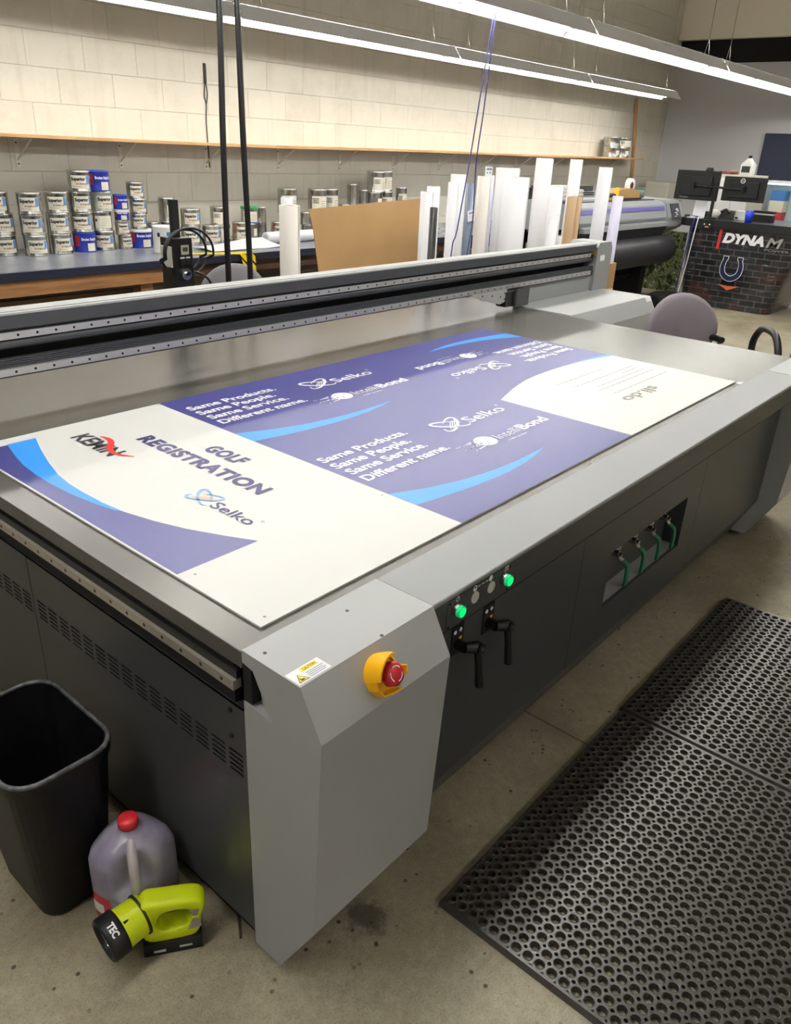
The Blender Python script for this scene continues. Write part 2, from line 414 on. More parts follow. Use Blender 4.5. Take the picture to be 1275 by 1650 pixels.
vent_panel(0.810, 1.62, [(0.822 + 0.0525 * k, 0.862 + 0.0525 * k) for k in range(15)]).build('vented_side_panel', P)
MB().box(0.003, 0.3, 1.622, 1.99, 0.06, 0.64, G_DARK).build('side_panel', P)
# corner covers
D1, D2, H2, ZB, Z0 = 0.146, 0.195, 0.09, 0.208, 0.026
prof = [(0.0, T), (-D1, T), (-D2, T - H2), (-0.175, ZB), (-0.077, Z0), (0.0, Z0)]
def corner(x0, x1, notch, label=None):
    m = MB()
    if notch:
        n = len(prof)                                   # left side with the scooped channel of the rail
        m.add([(x1, y, z) for y, z in prof], [list(range(n))], G_LIGHT)
        for i in range(n):
            j = (i + 1) % n
            if i == n - 1: continue
            m.add([(x0, *prof[i]), (x0, *prof[j]), (x1, *prof[j]), (x1, *prof[i])], [(0, 1, 2, 3)], G_LIGHT)
        a, b, c, d = (0, 0.745), (0, 0.662), (-0.075, 0.655), (-0.028, 0.74)
        inn = 0.03
        m.add([(x0, *prof[0]), (x0, *prof[1]), (x0, *prof[2]), (x0, *c), (x0, *d), (x0, *a)], [(0, 5, 4, 3, 2, 1)], G_LIGHT)
        m.add([(x0, *b), (x0, *c), (x0, *prof[2]), (x0, *prof[3]), (x0, *prof[4]), (x0, *prof[5])], [(0, 5, 4, 3, 2, 1)], G_LIGHT)
        A, Bq, Cq, Dq = (x0 + inn, *a), (x0 + inn, *b), (x0, *c), (x0 + 0.002, *d)
        m.add([A, Bq, Cq, (x0, *d)], [(0, 3, 2, 1)], G_LIGHT)
        m.add([(x0, *a), A, (x0, *d)], [(0, 1, 2)], G_LIGHT); m.add([(x0, *b), Cq, Bq], [(0, 1, 2)], G_LIGHT)
        m.add([(x0 + inn, 0, T), (x0, 0, T), (x0, 0, 0.745), (x0 + inn, 0, 0.745)], [(0, 1, 2, 3)], G_LIGHT)
        m.add([(x0 + inn, 0, T), (x1, 0, T), (x1, 0, Z0), (x0, 0, Z0), (x0, 0, 0.662), (x0 + inn, 0, 0.662)], [(0, 1, 2, 3, 4, 5)], G_LIGHT)
        return m.build('corner_cover', P)
    m.prism(prof, 'x', x0, x1, G_LIGHT)
    return m.build('corner_cover', P, 0.002)
cv = corner(0.0, 0.342, True); corner(2.80, 3.16, False)
MB().box(0.001, 0.028, -0.022, 0.0, 0.664, 0.738, BLACKM).build('rail_end_block', P)
# front: top cover, sloping control strip, panels
FY, ZS = -0.095, 0.664
fr = [(0.0, T - 0.001), (-D1 + 0.002, T - 0.001), (-D1, T - 0.004), (-D1, T - 0.012), (-0.12, T - 0.012), (0.0, T - 0.02)]
MB().prism(fr, 'x', 0.3445, 2.7985, G_MID).build('top_cover', P, 0.0015)
MB().prism([(-D1, T - 0.012), (-D1, 0.688), (FY, 0.664), (FY + 0.03, 0.664), (FY + 0.03, T - 0.012)], 'x', 0.343, 2.7985, G_DARK).box(0.343, 2.7985, -D1 + 0.0005, -D1 + 0.02, 0.6845, 0.688, BLACKM).build('fascia', P)  # black strip stands in for the shadow line under the fascia lip
fp = MB(); zb = 0.2
def fpanel(x0, x1):
    m = MB(); m.box(x0, x1, FY, FY + 0.01, zb, ZS - 0.002, G_DARK); return m
fpanel(0.343, 1.0815).build('front_panel', P)
RX0, RX1, RZ0, RZ1, RD = 1.274, 1.846, 0.325, 0.512, -0.035
m = MB(); x0, x1 = 1.0835, 1.97
m.box(x0, RX0, FY, FY + 0.01, zb, ZS - 0.002, G_DARK); m.box(RX1, x1, FY, FY + 0.01, zb, ZS - 0.002, G_DARK)
m.box(RX0, RX1, FY, FY + 0.01, zb, RZ0, G_DARK); m.box(RX0, RX1, FY, FY + 0.01, RZ1, ZS - 0.002, G_DARK)
m.build('front_panel', P)
fpanel(1.972, 2.7985).build('front_panel', P)
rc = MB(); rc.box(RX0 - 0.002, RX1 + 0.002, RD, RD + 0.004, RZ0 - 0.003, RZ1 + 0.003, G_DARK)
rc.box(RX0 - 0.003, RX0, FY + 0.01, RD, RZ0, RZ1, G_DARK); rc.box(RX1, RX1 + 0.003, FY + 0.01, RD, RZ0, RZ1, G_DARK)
rc.box(RX0, RX1, FY + 0.01, RD, RZ0 - 0.004, RZ0, G_LIGHT); rc.box(RX0, RX1, FY + 0.01, RD, RZ1, RZ1 + 0.004, G_DARK)  # light on the sill put into its colour: lighter grey floor
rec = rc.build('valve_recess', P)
for k in range(4):
    vx = 1.395 + 0.121 * k; vy = -0.058; vz = 0.452
    g = MB()
    g.cyl((vx, RD, vz), (vx, vy - 0.012, vz), 0.011, STEEL); g.cyl((vx, vy - 0.012, vz), (vx, vy - 0.022, vz), 0.007, STEEL, n=6)
    g.cyl((vx + 0.028, RD, vz + 0.01), (vx + 0.028, vy, vz + 0.01), 0.012, STEEL, n=8); g.cyl((vx - 0.01, vy + 0.008, vz), (vx + 0.034, vy + 0.008, vz + 0.01), 0.008, STEEL)
    hv = g.build('valve_handle', P); hv['label'] = 'chrome ball valve with green lever'
    l = MB()
    path = smoothpath([(vx, vy - 0.012, vz), (vx + 0.016, vy - 0.016, vz - 0.022), (vx + 0.038, vy - 0.028, vz - 0.046), (vx + 0.046, vy - 0.03, vz - 0.08), (vx + 0.044, vy - 0.03, vz - 0.122)], 6)
    n = len(path); cut = 7
    for a, b, mm, wd, th in ((0, cut + 1, STEEL, 0.0085, 0.0018), (cut, n, GREENP, 0.0095, 0.004)):
        rings = []
        for p in path[a:b]: rings.append([(p.x - wd, p.y - th, p.z), (p.x + wd, p.y - th, p.z), (p.x + wd, p.y + th, p.z), (p.x - wd, p.y + th, p.z)])
        l.rings(rings, mm, smooth=False)
    l.build('valve_lever', hv)
# bottom bevel + plinth
MB().prism([(FY, zb), (-0.015, 0.03), (0.0, 0.03), (0.0, zb)], 'x', 0.343, 2.7985, G_DARK).build('bottom_skirt', P)
MB().box(0.06, 3.1, 0.05, 1.9, 0.0, 0.21, BLACKM).build('plinth', P)
MB().box(0.11, 3.15, 0.0, 1.97, 0.2, 0.728, BLACKM).build('chassis', P)
# control plate on the sloping fascia
sl = Vector((0, 0, 1)); nrm = Vector((0, -1, 0))                    # up and outward on the fascia
def FA(x, z, off=0.0): return Vector((x, -D1 - off, z))
def xf(x, z, off=0.0):
    Mx = Matrix((Vector((1, 0, 0)), sl, nrm)).transposed().to_4x4(); Mx.translation = FA(x, z, off); return Mx
c = MB(); c.X = xf(0.502, 0.7245); c.box(-0.112, 0.112, -0.0345, 0.031, -0.001, 0.0012, G_DARK)
c.X = None
for xx in (0.396, 0.608):
    for zz in (0.695, 0.75): 
        q = FA(xx, zz, 0.001); c.cyl(q, q + nrm * 0.002, 0.003, BLACKM, n=8)
ctrl = c.build('control_plate', P)
ic = MB()
def ring2(mb, X, cx, cy, r0, r1, a0, a1, m, z=0.0022, n=18):
    mb.X = X; vs = []
    for i in range(n + 1):
        a = a0 + (a1 - a0) * i / n
        vs += [(cx + r0 * math.cos(a), cy + r0 * math.sin(a), z), (cx + r1 * math.cos(a), cy + r1 * math.sin(a), z)]
    mb.add(vs, [(2 * i, 2 * i + 1, 2 * i + 3, 2 * i + 2) for i in range(n)], m); mb.X = None
ring2(ic, xf(0.421, 0.752), 0, 0, 0.0042, 0.006, 2.0, 7.4, WHITE)
ic.X = xf(0.421, 0.752); ic.box(-0.0008, 0.0008, 0.001, 0.008, 0.002, 0.0024, WHITE); ic.X = None
ring2(ic, xf(0.480, 0.751), 0, 0, 0.0045, 0.007, 0, 2 * PI, WHITE); ring2(ic, xf(0.480, 0.751), 0, 0, 0, 0.0045, PI, 2 * PI, WHITE)
ring2(ic, xf(0.536, 0.752), 0, 0, 0, 0.007, 0, 2 * PI, WHITE)
for xx in (0.494, 0.508, 0.522): ic.X = xf(xx, 0.7515); ic.box(-0.004, 0.004, -0.0008, 0.0008, 0.002, 0.0024, WHITE); ic.X = None
for dx in (-0.006, 0, 0.006): ic.X = xf(0.596 + dx, 0.751); ic.box(-0.0008, 0.0008, -0.006, 0.006, 0.002, 0.0024, WHITE); ic.X = None
ic.X = xf(0.596, 0.751); ic.box(-0.007, 0.007, 0.005, 0.0065, 0.002, 0.0024, WHITE); ic.X = None
ic.build('printed_symbols', ctrl)
LED = mat('green_lamp_glow', (0, 235, 95), 0.3, emit=1.6)
LEDG = mat('green_lens', (30, 190, 110), 0.15, emit=0.35)
for xx in (0.415, 0.586):
    q = FA(xx, 0.731); b = MB()
    b.cyl(q, q + nrm * 0.012, 0.0135, STEEL, n=24); b.cyl(q + nrm * 0.012, q + nrm * 0.02, 0.0128, LEDG, n=24); b.cyl(q + nrm * 0.0198, q + nrm * 0.0208, 0.0098, LED, n=24)
    o = b.build('lit_button', P); o['label'] = 'glowing green push button'
for xx in (0.482, 0.540):
    q = FA(xx, 0.729); b = MB(); b.cyl(q, q + nrm * 0.002, 0.0142, STEEL, n=28); b.cyl(q + nrm * 0.002, q + nrm * 0.0035, 0.0132, mat('pale_grey_cap', (190, 190, 184), 0.4), n=28)
    o = b.build('round_button', P); o['label'] = 'flat pale grey round button'
# clamping levers on the front panel
def clamp(x, z):
    g = MB(); g.box(x - 0.024, x + 0.018, FY - 0.003, FY, z - 0.045, z + 0.028, BLACKM)
    for k in (-1, 1): g.cyl((x + 0.01 * k - 0.004, FY - 0.003, z + 0.014), (x + 0.01 * k - 0.004, FY - 0.0036, z + 0.014), 0.005, WHITE, n=12)
    g.box(x + 0.002, x + 0.012, FY - 0.0036, FY - 0.003, z - 0.012, z - 0.004, YELLOW)
    pl = g.build('lever_plate', P)
    h = MB(); a = Vector((x - 0.004, FY - 0.003, z - 0.02))
    h.cyl(a, a + Vector((0, -0.02, 0)), 0.013, BLACK); h.cyl(a + Vector((0, -0.02, 0)), a + Vector((0.03, -0.035, -0.006)), 0.012, BLACK, r1=0.014)
    b = a + Vector((0.03, -0.035, -0.006)); h.cyl(b + Vector((0, 0.004, 0)), b + Vector((0, -0.012, 0)), 0.013, BLACK); h.cyl(b + Vector((0, -0.012, 0.0)), b + Vector((0, -0.0135, 0)), 0.005, STEEL, n=12)
    h.tube([b, b + Vector((0.006, -0.004, -0.05)), b + Vector((0.014, -0.006, -0.108))], [0.009, 0.0085, 0.0105], BLACK, 12)
    h.build('clamping_lever', pl)
clamp(0.511, 0.597); clamp(0.630, 0.597)
# emergency stop on the left corner cover's chamfer
sl2 = Vector((0, -D1 + D2, H2)).normalized(); n2 = Vector((0, -sl2.z, sl2.y))
E0 = Vector((0.163, -0.172, 0.722))
Mx = Matrix((Vector((1, 0, 0)), sl2, n2)).transposed().to_4x4(); Mx.translation = E0
g = MB(); g.X = Mx
def guard_wall(pts, hts):                               # thin wall standing on the cover along a path, outer face out
    n = len(pts); vs = []; fs = []
    for i, ((x, y), h) in enumerate(zip(pts, hts)):
        k = (math.hypot(x, y) - 0.0032) / math.hypot(x, y)
        vs += [(x, y, 0.0), (x * 1.03, y * 1.03, h * 0.5), (x, y, h), (x * k, y * k, h), (x * k, y * k, 0.002)]
    for i in range(n - 1):
        for q in range(5): fs.append((i * 5 + q, i * 5 + (q + 1) % 5, (i + 1) * 5 + (q + 1) % 5, (i + 1) * 5 + q))
    fs += [(0, 1, 2, 3, 4), tuple((n - 1) * 5 + q for q in (4, 3, 2, 1, 0))]
    g.add(vs, fs, YELLOW)
def arcp(a0, a1, r_, n=14): return [(r_ * math.cos(math.radians(a0 + (a1 - a0) * i / n)), r_ * math.sin(math.radians(a0 + (a1 - a0) * i / n))) for i in range(n + 1)]
hood = arcp(58, 178, 0.037, 22); guard_wall(hood, [0.040 + 0.008 * math.sin(PI * i / 22) for i in range(23)])
low = [(-0.037, 0.001), (-0.035, -0.016), (-0.024, -0.032), (-0.004, -0.036), (0.012, -0.033)]; guard_wall(low, [0.030, 0.024, 0.022, 0.024, 0.034])
tab = [(0.012, -0.033), (0.026, -0.024), (0.034, -0.012), (0.038, 0.0)]; guard_wall(tab, [0.014, 0.016, 0.034, 0.036])
guard_wall(arcp(0, 58, 0.037, 6), [0.012] * 7)
g.cyl((0, 0, 0), (0, 0, 0.003), 0.034, YELLOW, n=32)
g.X = None
es = g.build('emergency_stop_guard', P); es['label'] = 'yellow shroud around the red stop button'
g = MB(); g.X = Mx; g.cyl((0, 0, 0.002), (0, 0, 0.024), 0.014, BLACK)
pr = [(0.017, 0.022), (0.0215, 0.026), (0.0225, 0.034), (0.0205, 0.04), (0.014, 0.043), (0.0, 0.0435)]
vs = []; n = 40
for r_, h_ in pr:
    for i in range(n): a = 2 * PI * i / n; q = r_ * (1 + 0.045 * math.cos(8 * a) * (1 if r_ > 0.02 else 0)); vs.append((q * math.cos(a), q * math.sin(a), h_))
g.add(vs, [(j * n + i, j * n + (i + 1) % n, (j + 1) * n + (i + 1) % n, (j + 1) * n + i) for j in range(len(pr) - 1) for i in range(n)], RED, True)
for k in range(3): ring2(g, Mx, 0, 0, 0.0125, 0.0145, k * 2.09 + 0.5, k * 2.09 + 1.9, WHITE, z=0.0433, n=8)
o = g.build('stop_button', es); o['label'] = 'red mushroom push button with white arc arrows'
# caution sticker
g = MB(); z = T + 0.0004; g.poly([(0.003, -0.142, z), (0.075, -0.142, z), (0.075, -0.106, z), (0.003, -0.106, z)], mat('sticker_white', (226, 228, 232), 0.4))
z += 0.0003; YS = mat('sticker_yellow', (226, 208, 60), 0.4); GREYT = mat('print_grey', (120, 124, 140), 0.5); DK = mat('print_dark', (40, 40, 40), 0.5)
g.poly([(0.030, -0.120, z), (0.066, -0.120, z), (0.066, -0.109, z), (0.030, -0.109, z)], YS)
g.poly([(0.006, -0.139, z), (0.029, -0.139, z), (0.0175, -0.119, z)], DK); g.poly([(0.0082, -0.1377, z + 0.0002), (0.0268, -0.1377, z + 0.0002), (0.0175, -0.1215, z + 0.0002)], YS)
g.poly([(0.013, -0.1365, z + 0.0004), (0.022, -0.1365, z + 0.0004), (0.019, -0.132, z + 0.0004), (0.0155, -0.132, z + 0.0004), (0.015, -0.128, z + 0.0004), (0.0138, -0.128, z + 0.0004)], DK)
text(g, 'CAUTION', (0.034, -0.1178, z + 0.0003), (1, 0, 0), (0, 1, 0), 0.028, 0.0062, DK)
for k in range(4): g.box(0.032, 0.07 - 0.004 * (k % 2), -0.1255 - 0.0042 * k, -0.1243 - 0.0042 * k, z, z + 0.0002, GREYT)
g.build('caution_sticker', P)
g = MB()
for x, y in ((0.022, -0.035), (0.215, -0.042), (0.2, -0.142)): g.cyl((x, y, T), (x, y, T + 0.0006), 0.0035, DK, n=10)
g.build('screw_head', P)
# gantry
GY = 1.5
g = MB()
g.box(-0.2, 4.06, GY + 0.015, 1.587, 0.95, 1.053, G_ALU); g.box(-0.2, 4.06, GY + 0.062, 1.587, 0.87, 0.95, BLACKM)
g.box(-0.2, 4.06, GY + 0.02, 1.587, 1.053, 1.058, G_LIGHT); g.box(-0.2, 4.06, GY - 0.004, GY + 0.013, 1.05, 1.057, G_LIGHT)
g.prism([(GY - 0.004, 1.051), (GY - 0.008, 1.012), (GY + 0.02, 1.004), (GY + 0.02, 1.051)], 'x', -0.2, 4.06, G_ALU)
g.prism([(GY + 0.012, 0.985), (GY + 0.002, 0.972), (GY, 0.96), (GY + 0.004, 0.951), (GY + 0.016, 0.949), (GY + 0.03, 0.985)], 'x', -0.2, 4.06, G_ALU, True)
for k in range(4): g.box(-0.2, 4.06, GY - 0.004, GY + 0.016, 0.9 + 0.0062 * k, 0.9045 + 0.0062 * k, G_ALU)
g.box(-0.2, 4.06, GY - 0.008, 1.587, 0.868, 0.8995, G_ALU)
beam = g.build('gantry_beam', P)
RAIL = mat('rail_steel', (188, 188, 190), 0.38, 0.55)
for zz, yy, off in ((0.991, GY - 0.004, 0.0), (0.886, GY - 0.02, 0.03)):
    q = MB(); q.box(-0.2, 4.0, yy, GY + 0.014, zz - 0.0105, zz + 0.0105, RAIL)
    for k in range(70): q.cyl((-0.17 + off + 0.06 * k, yy, zz), (-0.17 + off + 0.06 * k, yy - 0.0005, zz), 0.0042, BLACKM, n=10)
    q.build('linear_rail', beam)
MB().box(3.2, 4.12, GY + 0.0, GY + 0.03, T, 0.874, G_MID).build('lower_gantry_panel', P, 0.002)
g = MB(); g.prism([(4.05, T - 0.0), (4.05, 1.035), (4.075, 1.062), (4.225, 1.062), (4.25, 1.02), (4.25, T)], 'y', GY - 0.02, 1.68, G_MID)
g.box(4.1, 4.16, GY - 0.0207, GY - 0.02, 0.95, 0.985, mat('sticker_white', (226, 228, 232)))
g.build('gantry_end_cap', P, 0.002)
MB().cyl((4.03, GY - 0.02, 1.0), (4.03, GY + 0.01, 1.0), 0.017, mat('brass', (150, 138, 70), 0.35, 0.8)).build('end_stop', P)
g = MB(); g.prism([(1.75, T), (1.148, T), (1.098, 0.68), (1.098, 0.3), (1.15, 0.1), (1.75, 0.1)], 'x', 3.18, 4.2, G_LIGHT)
lc = g.build('gantry_leg_cover', P, 0.003)
g = MB(); g.X = None; q0 = Vector((4.15, 1.146, 0.768)); d = Vector((0, -0.05, -0.09)).normalized()
g.poly([Vector((4.12, 1.1475, 0.7685)), Vector((4.19, 1.1475, 0.7685)), Vector((4.19, 1.1475, 0.7685)) + d * 0.03, Vector((4.12, 1.1475, 0.7685)) + d * 0.03], mat('sticker_white', (226, 228, 232)))
for v in g.v[:]: pass
g.v = [(a, b - 0.001, c_ + 0.0006) for a, b, c_ in g.v]
g.poly([Vector((4.126, 1.1455, 0.7655)), Vector((4.15, 1.1455, 0.7655)), Vector((4.15, 1.1455, 0.7655)) + d * 0.022, Vector((4.126, 1.1455, 0.7655)) + d * 0.022], mat('print_red', (190, 50, 60), 0.5))
g.build('sticker', lc)
# carriage dock under the rail
g = MB(); g.box(2.98, 3.2, 1.44, GY, 0.79, 0.868, BLACK); g.box(3.06, 3.19, 1.425, 1.44, 0.785, 0.88, G_DARK)
g.prism([(2.66, 0.884), (2.99, 0.884), (2.99, 0.822), (2.93, 0.81), (2.72, 0.862)], 'y', 1.445, 1.45, G_LIGHT)
for x, z in ((2.76, 0.87), (2.85, 0.862), (2.93, 0.85), (2.97, 0.835), (2.97, 0.865)): g.cyl((x, 1.4445, z), (x, 1.4435, z), 0.005, BLACKM, n=8)
g.build('carriage_dock', P)

# ------------------------------------------------------------------ printed sheet on the table
SX0, SX1, SY0, SY1 = 0.068, 2.508, 0.03, 1.249
SHW = mat('sheet_white', (208, 208, 206), 0.4)
NAVY = mat('ink_navy', (38, 40, 116), 0.36, spec=0.9)
CYAN = mat('ink_cyan', (30, 140, 228), 0.36, spec=0.7)
IWHITE = mat('ink_white', (240, 240, 244), 0.35)
IDARK = mat('ink_charcoal', (52, 52, 60), 0.35); IPURP = mat('ink_purple', (48, 44, 98), 0.4); IRED = mat('ink_red', (222, 52, 46), 0.35); IGREY = mat('ink_grey', (128, 124, 116), 0.4)
ILB = mat('ink_light_blue', (110, 170, 220), 0.35); IOR = mat('ink_orange', (235, 150, 90), 0.4)
sheet = solo(MB().box(SX0, SX1, SY0, SY1, T - 0.0045, T, SHW), 'printed_sign_sheet', (SX0, SY0, T - 0.0045), 'large white rigid sheet printed with navy sponsor signs, lying on the printer table', 'sign')
A = MB(); ZA = T + 0.0002
def P2(pts, m, lay=0): A.poly([(x, y, ZA + 0.00025 * lay) for x, y in pts], m)
XM, YM, XR = 0.673, 0.640, 1.570
P2([(XM, SY0), (XR, SY0), (XR, SY1), (XM, SY1)], NAVY)
arc = [(1.571, 0.522), (1.64, 0.545), (1.72, 0.570), (1.79, 0.588), (1.87, 0.604), (1.955, 0.613), (2.06, 0.617), (2.16, 0.615), (2.27, 0.607), (2.36, 0.596), (2.43, 0.582), (2.508, 0.562)]
P2([(XR, SY1), (XR, 0.522)] + arc[1:] + [(SX1, SY1)], NAVY)
P2([(2.20, 0.6135), (2.27, 0.607), (2.36, 0.596), (2.43, 0.582), (2.508, 0.562), (2.508, 0.590), (2.43, 0.603), (2.33, 0.613)], CYAN, 1)
def swoosh(pts_top, pts_bot, m=CYAN, lay=1): P2(pts_top + pts_bot[::-1], m, lay)
for dy in (0.0, -0.604):
    top = [(0.674, 0.862), (0.78, 0.816), (0.88, 0.788), (0.96, 0.775), (1.033, 0.767), (1.12, 0.764), (1.20, 0.766), (1.262, 0.771)]
    bot = [(0.674, 0.772), (0.76, 0.757), (0.86, 0.743), (0.95, 0.736), (1.03, 0.734), (1.12, 0.740), (1.20, 0.753), (1.262, 0.770)]
    swoosh([(x, y + dy) for x, y in top], [(x, y + dy) for x, y in bot])
CX, CY_ = 3.178, 1.889
def rot(x, y): return (CX - x, CY_ - y)
swoosh([rot(*p) for p in top], [rot(*p) for p in bot])
# golf sign
P2([(0.073, 0.289), (0.280, 0.289), (0.243, 0.361), (0.205, 0.444), (0.178, 0.523), (0.156, 0.612), (0.147, 0.691), (0.142, 0.781), (0.142, 0.842), (0.15, 0.913), (0.17, 1.0), (0.2, 1.1), (0.230, 1.195), (0.073, 1.205)], NAVY, 0)
def U(q):                                             # helper kept in sheet metres
    return q
P2([(0.243, 1.203), (0.21, 1.108), (0.179, 1.004), (0.157, 0.913), (0.148, 0.842), (0.146, 0.781), (0.1475, 0.691), (0.1555, 0.615), (0.1455, 0.635), (0.134, 0.686), (0.126, 0.736), (0.120, 0.79), (0.116, 0.883), (0.118, 0.952), (0.125, 1.03), (0.136, 1.09), (0.150, 1.15), (0.163, 1.203)], CYAN, 1)
def T2(txt, x, y, ang, width, cap, m, bold=0.03, shear=0.0, lay=3, space=1.0):
    a = math.radians(ang); text(A, txt, (x, y, ZA + 0.00025 * lay), (math.cos(a), math.sin(a), 0), (-math.sin(a), math.cos(a), 0), width, cap, m, bold, shear, space)
LN = [('Same Products.', 0.706, 1.119, 0.357), ('Same People.', 0.703, 1.0645, 0.312), ('Same Service.', 0.705, 1.0105, 0.320), ('Different name.', 0.703, 0.9535, 0.355)]
for t_, x, y, wd in LN:
    T2(t_, x, y, 0, wd, 0.037, IWHITE, 0.026); T2(t_, x - 0.006, y - 0.605, 0, wd, 0.037, IWHITE, 0.026)
    xr, yr = rot(x, y); T2(t_, xr, yr, 180, wd, 0.037, IWHITE, 0.026)
T2('GOLF', 0.527, 0.818, -90, 0.152, 0.048, IPURP, 0.046, space=1.1); T2('REGISTRATION', 0.440, 1.010, -90, 0.534, 0.048, IPURP, 0.046, space=1.1)
T2('KEMIN', 0.3135, 1.142, -90, 0.200, 0.055, IDARK, 0.03)
def stroke(path, w, m, lay=3, closed=False):
    pts = [Vector((x, y, 0)) for x, y in path]; n = len(pts); Lf = []; Rt = []
    for i, p in enumerate(pts):
        a = pts[(i - 1) % n] if closed or i else p; b = pts[(i + 1) % n] if closed or i < n - 1 else p
        t_ = (b - a).normalized(); nn = Vector((-t_.y, t_.x, 0)); ww = (w[i] if isinstance(w, list) else w) / 2
        Lf.append(p + nn * ww); Rt.append(p - nn * ww)
    z = ZA + 0.00025 * lay
    vs = [(q.x, q.y, z) for q in Lf] + [(q.x, q.y, z) for q in Rt]
    k = n if closed else n - 1
    A.add(vs, [(i, (i + 1) % n, n + (i + 1) % n, n + i) for i in range(k)], m)
def frame(x, y, ang, s=1.0):
    a = math.radians(ang); return lambda u, v: (x + s * (u * math.cos(a) - v * math.sin(a)), y + s * (u * math.sin(a) + v * math.cos(a)))
F = frame(0.378, 1.095, -90)
rp = smoothpath([(F(0, 0) + (0,)), (F(0.03, 0.006) + (0,)), (F(0.065, -0.004) + (0,)), (F(0.10, -0.03) + (0,)), (F(0.145, -0.042) + (0,)), (F(0.2, -0.018) + (0,))], 6)
stroke([(p.x, p.y) for p in rp], [0.004 + 0.014 * math.sin(PI * i / (len(rp) - 1)) for i in range(len(rp))], IRED, 5)
def selko(x, y, ang, m, mo, s=1.0):                    # x,y: baseline start of the S
    F = frame(x, y, ang, s)
    def orbit(cx, cy, a, b, th, m_, w0, g0, g1):
        pts = []; ws = []; n = 34; th = math.radians(th)
        for i in range(n):
            t_ = g0 + (g1 - g0) * i / (n - 1); u = a * math.cos(t_); v = b * math.sin(t_)
            pts.append(F(cx + u * math.cos(th) - v * math.sin(th), cy + u * math.sin(th) + v * math.cos(th))); ws.append(s * w0 * (0.35 + 0.65 * math.sin(PI * i / (n - 1))))
        stroke(pts, ws, m_, 4)
    for th, g0 in ((34, 2.4), (-34, 0.9)):
        orbit(-0.056, 0.033, 0.066, 0.023, th, mo, 0.0105, g0, g0 + 5.5)
    for k in range(4):
        pts = [F(-0.088 + 0.013 * k + 0.05 * q, 0.004 + 0.002 * k + 0.052 * q - 0.01 * q * q) for q in [i / 8 for i in range(9)]]
        stroke(pts, s * (0.0022 if mo is ILB else 0.0032), IOR if mo is ILB else m, 5)
    a = math.radians(ang)
    px, py = F(0.008, 0); T2('Selko', px, py, ang, 0.2 * s, 0.048 * s, m, 0.01)
    px, py = F(0.214, 0.044); T2('®', px, py, ang, 0.014 * s, 0.012 * s, m, 0)
selko(1.278, 1.047, 0, IWHITE, IWHITE); selko(1.278, 0.446, 0, IWHITE, IWHITE, 1.02)
xr, yr = rot(1.278, 1.047); selko(xr, yr, 180, IWHITE, IWHITE)
selko(0.312, 0.512, -90, IPURP, ILB, 0.72)
def intelli(x, y, ang):
    F = frame(x, y, ang)
    def disc(u, v, r_, k=10, sx=1.0):
        A.poly([(*F(u + r_ * sx * math.cos(2 * PI * i / k), v + r_ * math.sin(2 * PI * i / k)), ZA + 0.001) for i in range(k)], IWHITE)
    disc(-0.052, 0.022, 0.036, 28, 1.1)
    for i in range(9):
        for j in range(5):
            u = -0.09 - 0.0095 * i; v = -0.002 + 0.012 * j + 0.0012 * i * ((j % 2) * 2 - 1)
            if (i + j) % 5 == 4 or (i > 5 and j in (0, 4)): continue
            disc(u, v, 0.0042 - 0.0002 * i, 6)
    for (u, v, r_) in ((-0.07, 0.04, 0.004), (-0.055, 0.012, 0.004), (-0.08, 0.018, 0.005), (-0.04, 0.03, 0.003), (-0.066, 0.0, 0.004)):
        A.poly([(*F(u + r_ * math.cos(2 * PI * i / 8), v + r_ * math.sin(2 * PI * i / 8)), ZA + 0.0012) for i in range(8)], NAVY)
    px, py = F(0, 0); T2('Intelli', px, py, ang, 0.118, 0.042, IWHITE, -0.008)
    px, py = F(0.127, 0); T2('Bond', px, py, ang, 0.152, 0.042, IWHITE, 0.03)
    px, py = F(0.008, -0.024); T2('a Selko product', px, py, ang, 0.1, 0.008, IWHITE, 0)
intelli(1.234, 0.895, 0); intelli(1.230, 0.292, 0)
xr, yr = rot(1.234, 0.895); intelli(xr, yr, 180)
T2('sli.do', 2.172, 0.238, 180, 0.255, 0.05, IGREY, 0.02)
TL = mat('ink_fine_print', (150, 150, 150), 0.5)
for x0, y, x1 in ((2.258, 0.484, 1.889), (2.402, 0.424, 1.908), (2.395, 0.369, 1.994), (2.425, 0.338, 1.947), (2.428, 0.284, 1.951), (2.397, 0.398, 2.256)):
    n = int((x0 - x1) / 0.0052); t_ = ''.join(random.choice('aeinorstlu') if random.random() > 0.16 else ' ' for _ in range(n))
    x = x0
    while x > x1:                                       # fine print far too small to read: word-long bars
        wl = random.uniform(0.01, 0.03); P2([(x, y - 0.0025), (max(x - wl, x1), y - 0.0025), (max(x - wl, x1), y + 0.0025), (x, y + 0.0025)], TL, 2); x -= wl + 0.005
for x, y in ((0.094, 0.050), (0.098, 0.264), (0.657, 0.264), (0.664, 1.236)):
    A.poly([(x + 0.0032 * math.cos(i), y + 0.0032 * math.sin(i), ZA + 0.0008) for i in [2 * PI * k / 10 for k in range(10)]], IGREY)
A.build('printed_artwork', sheet)
solo(MB().box(2.49, 2.535, 0.006, 0.026, T - 0.0045, T - 0.004, PAPER), 'tape_strip', (2.51, 0.016, T - 0.0045), 'small white tape scrap on the table at the far right corner of the sheet', 'tape')

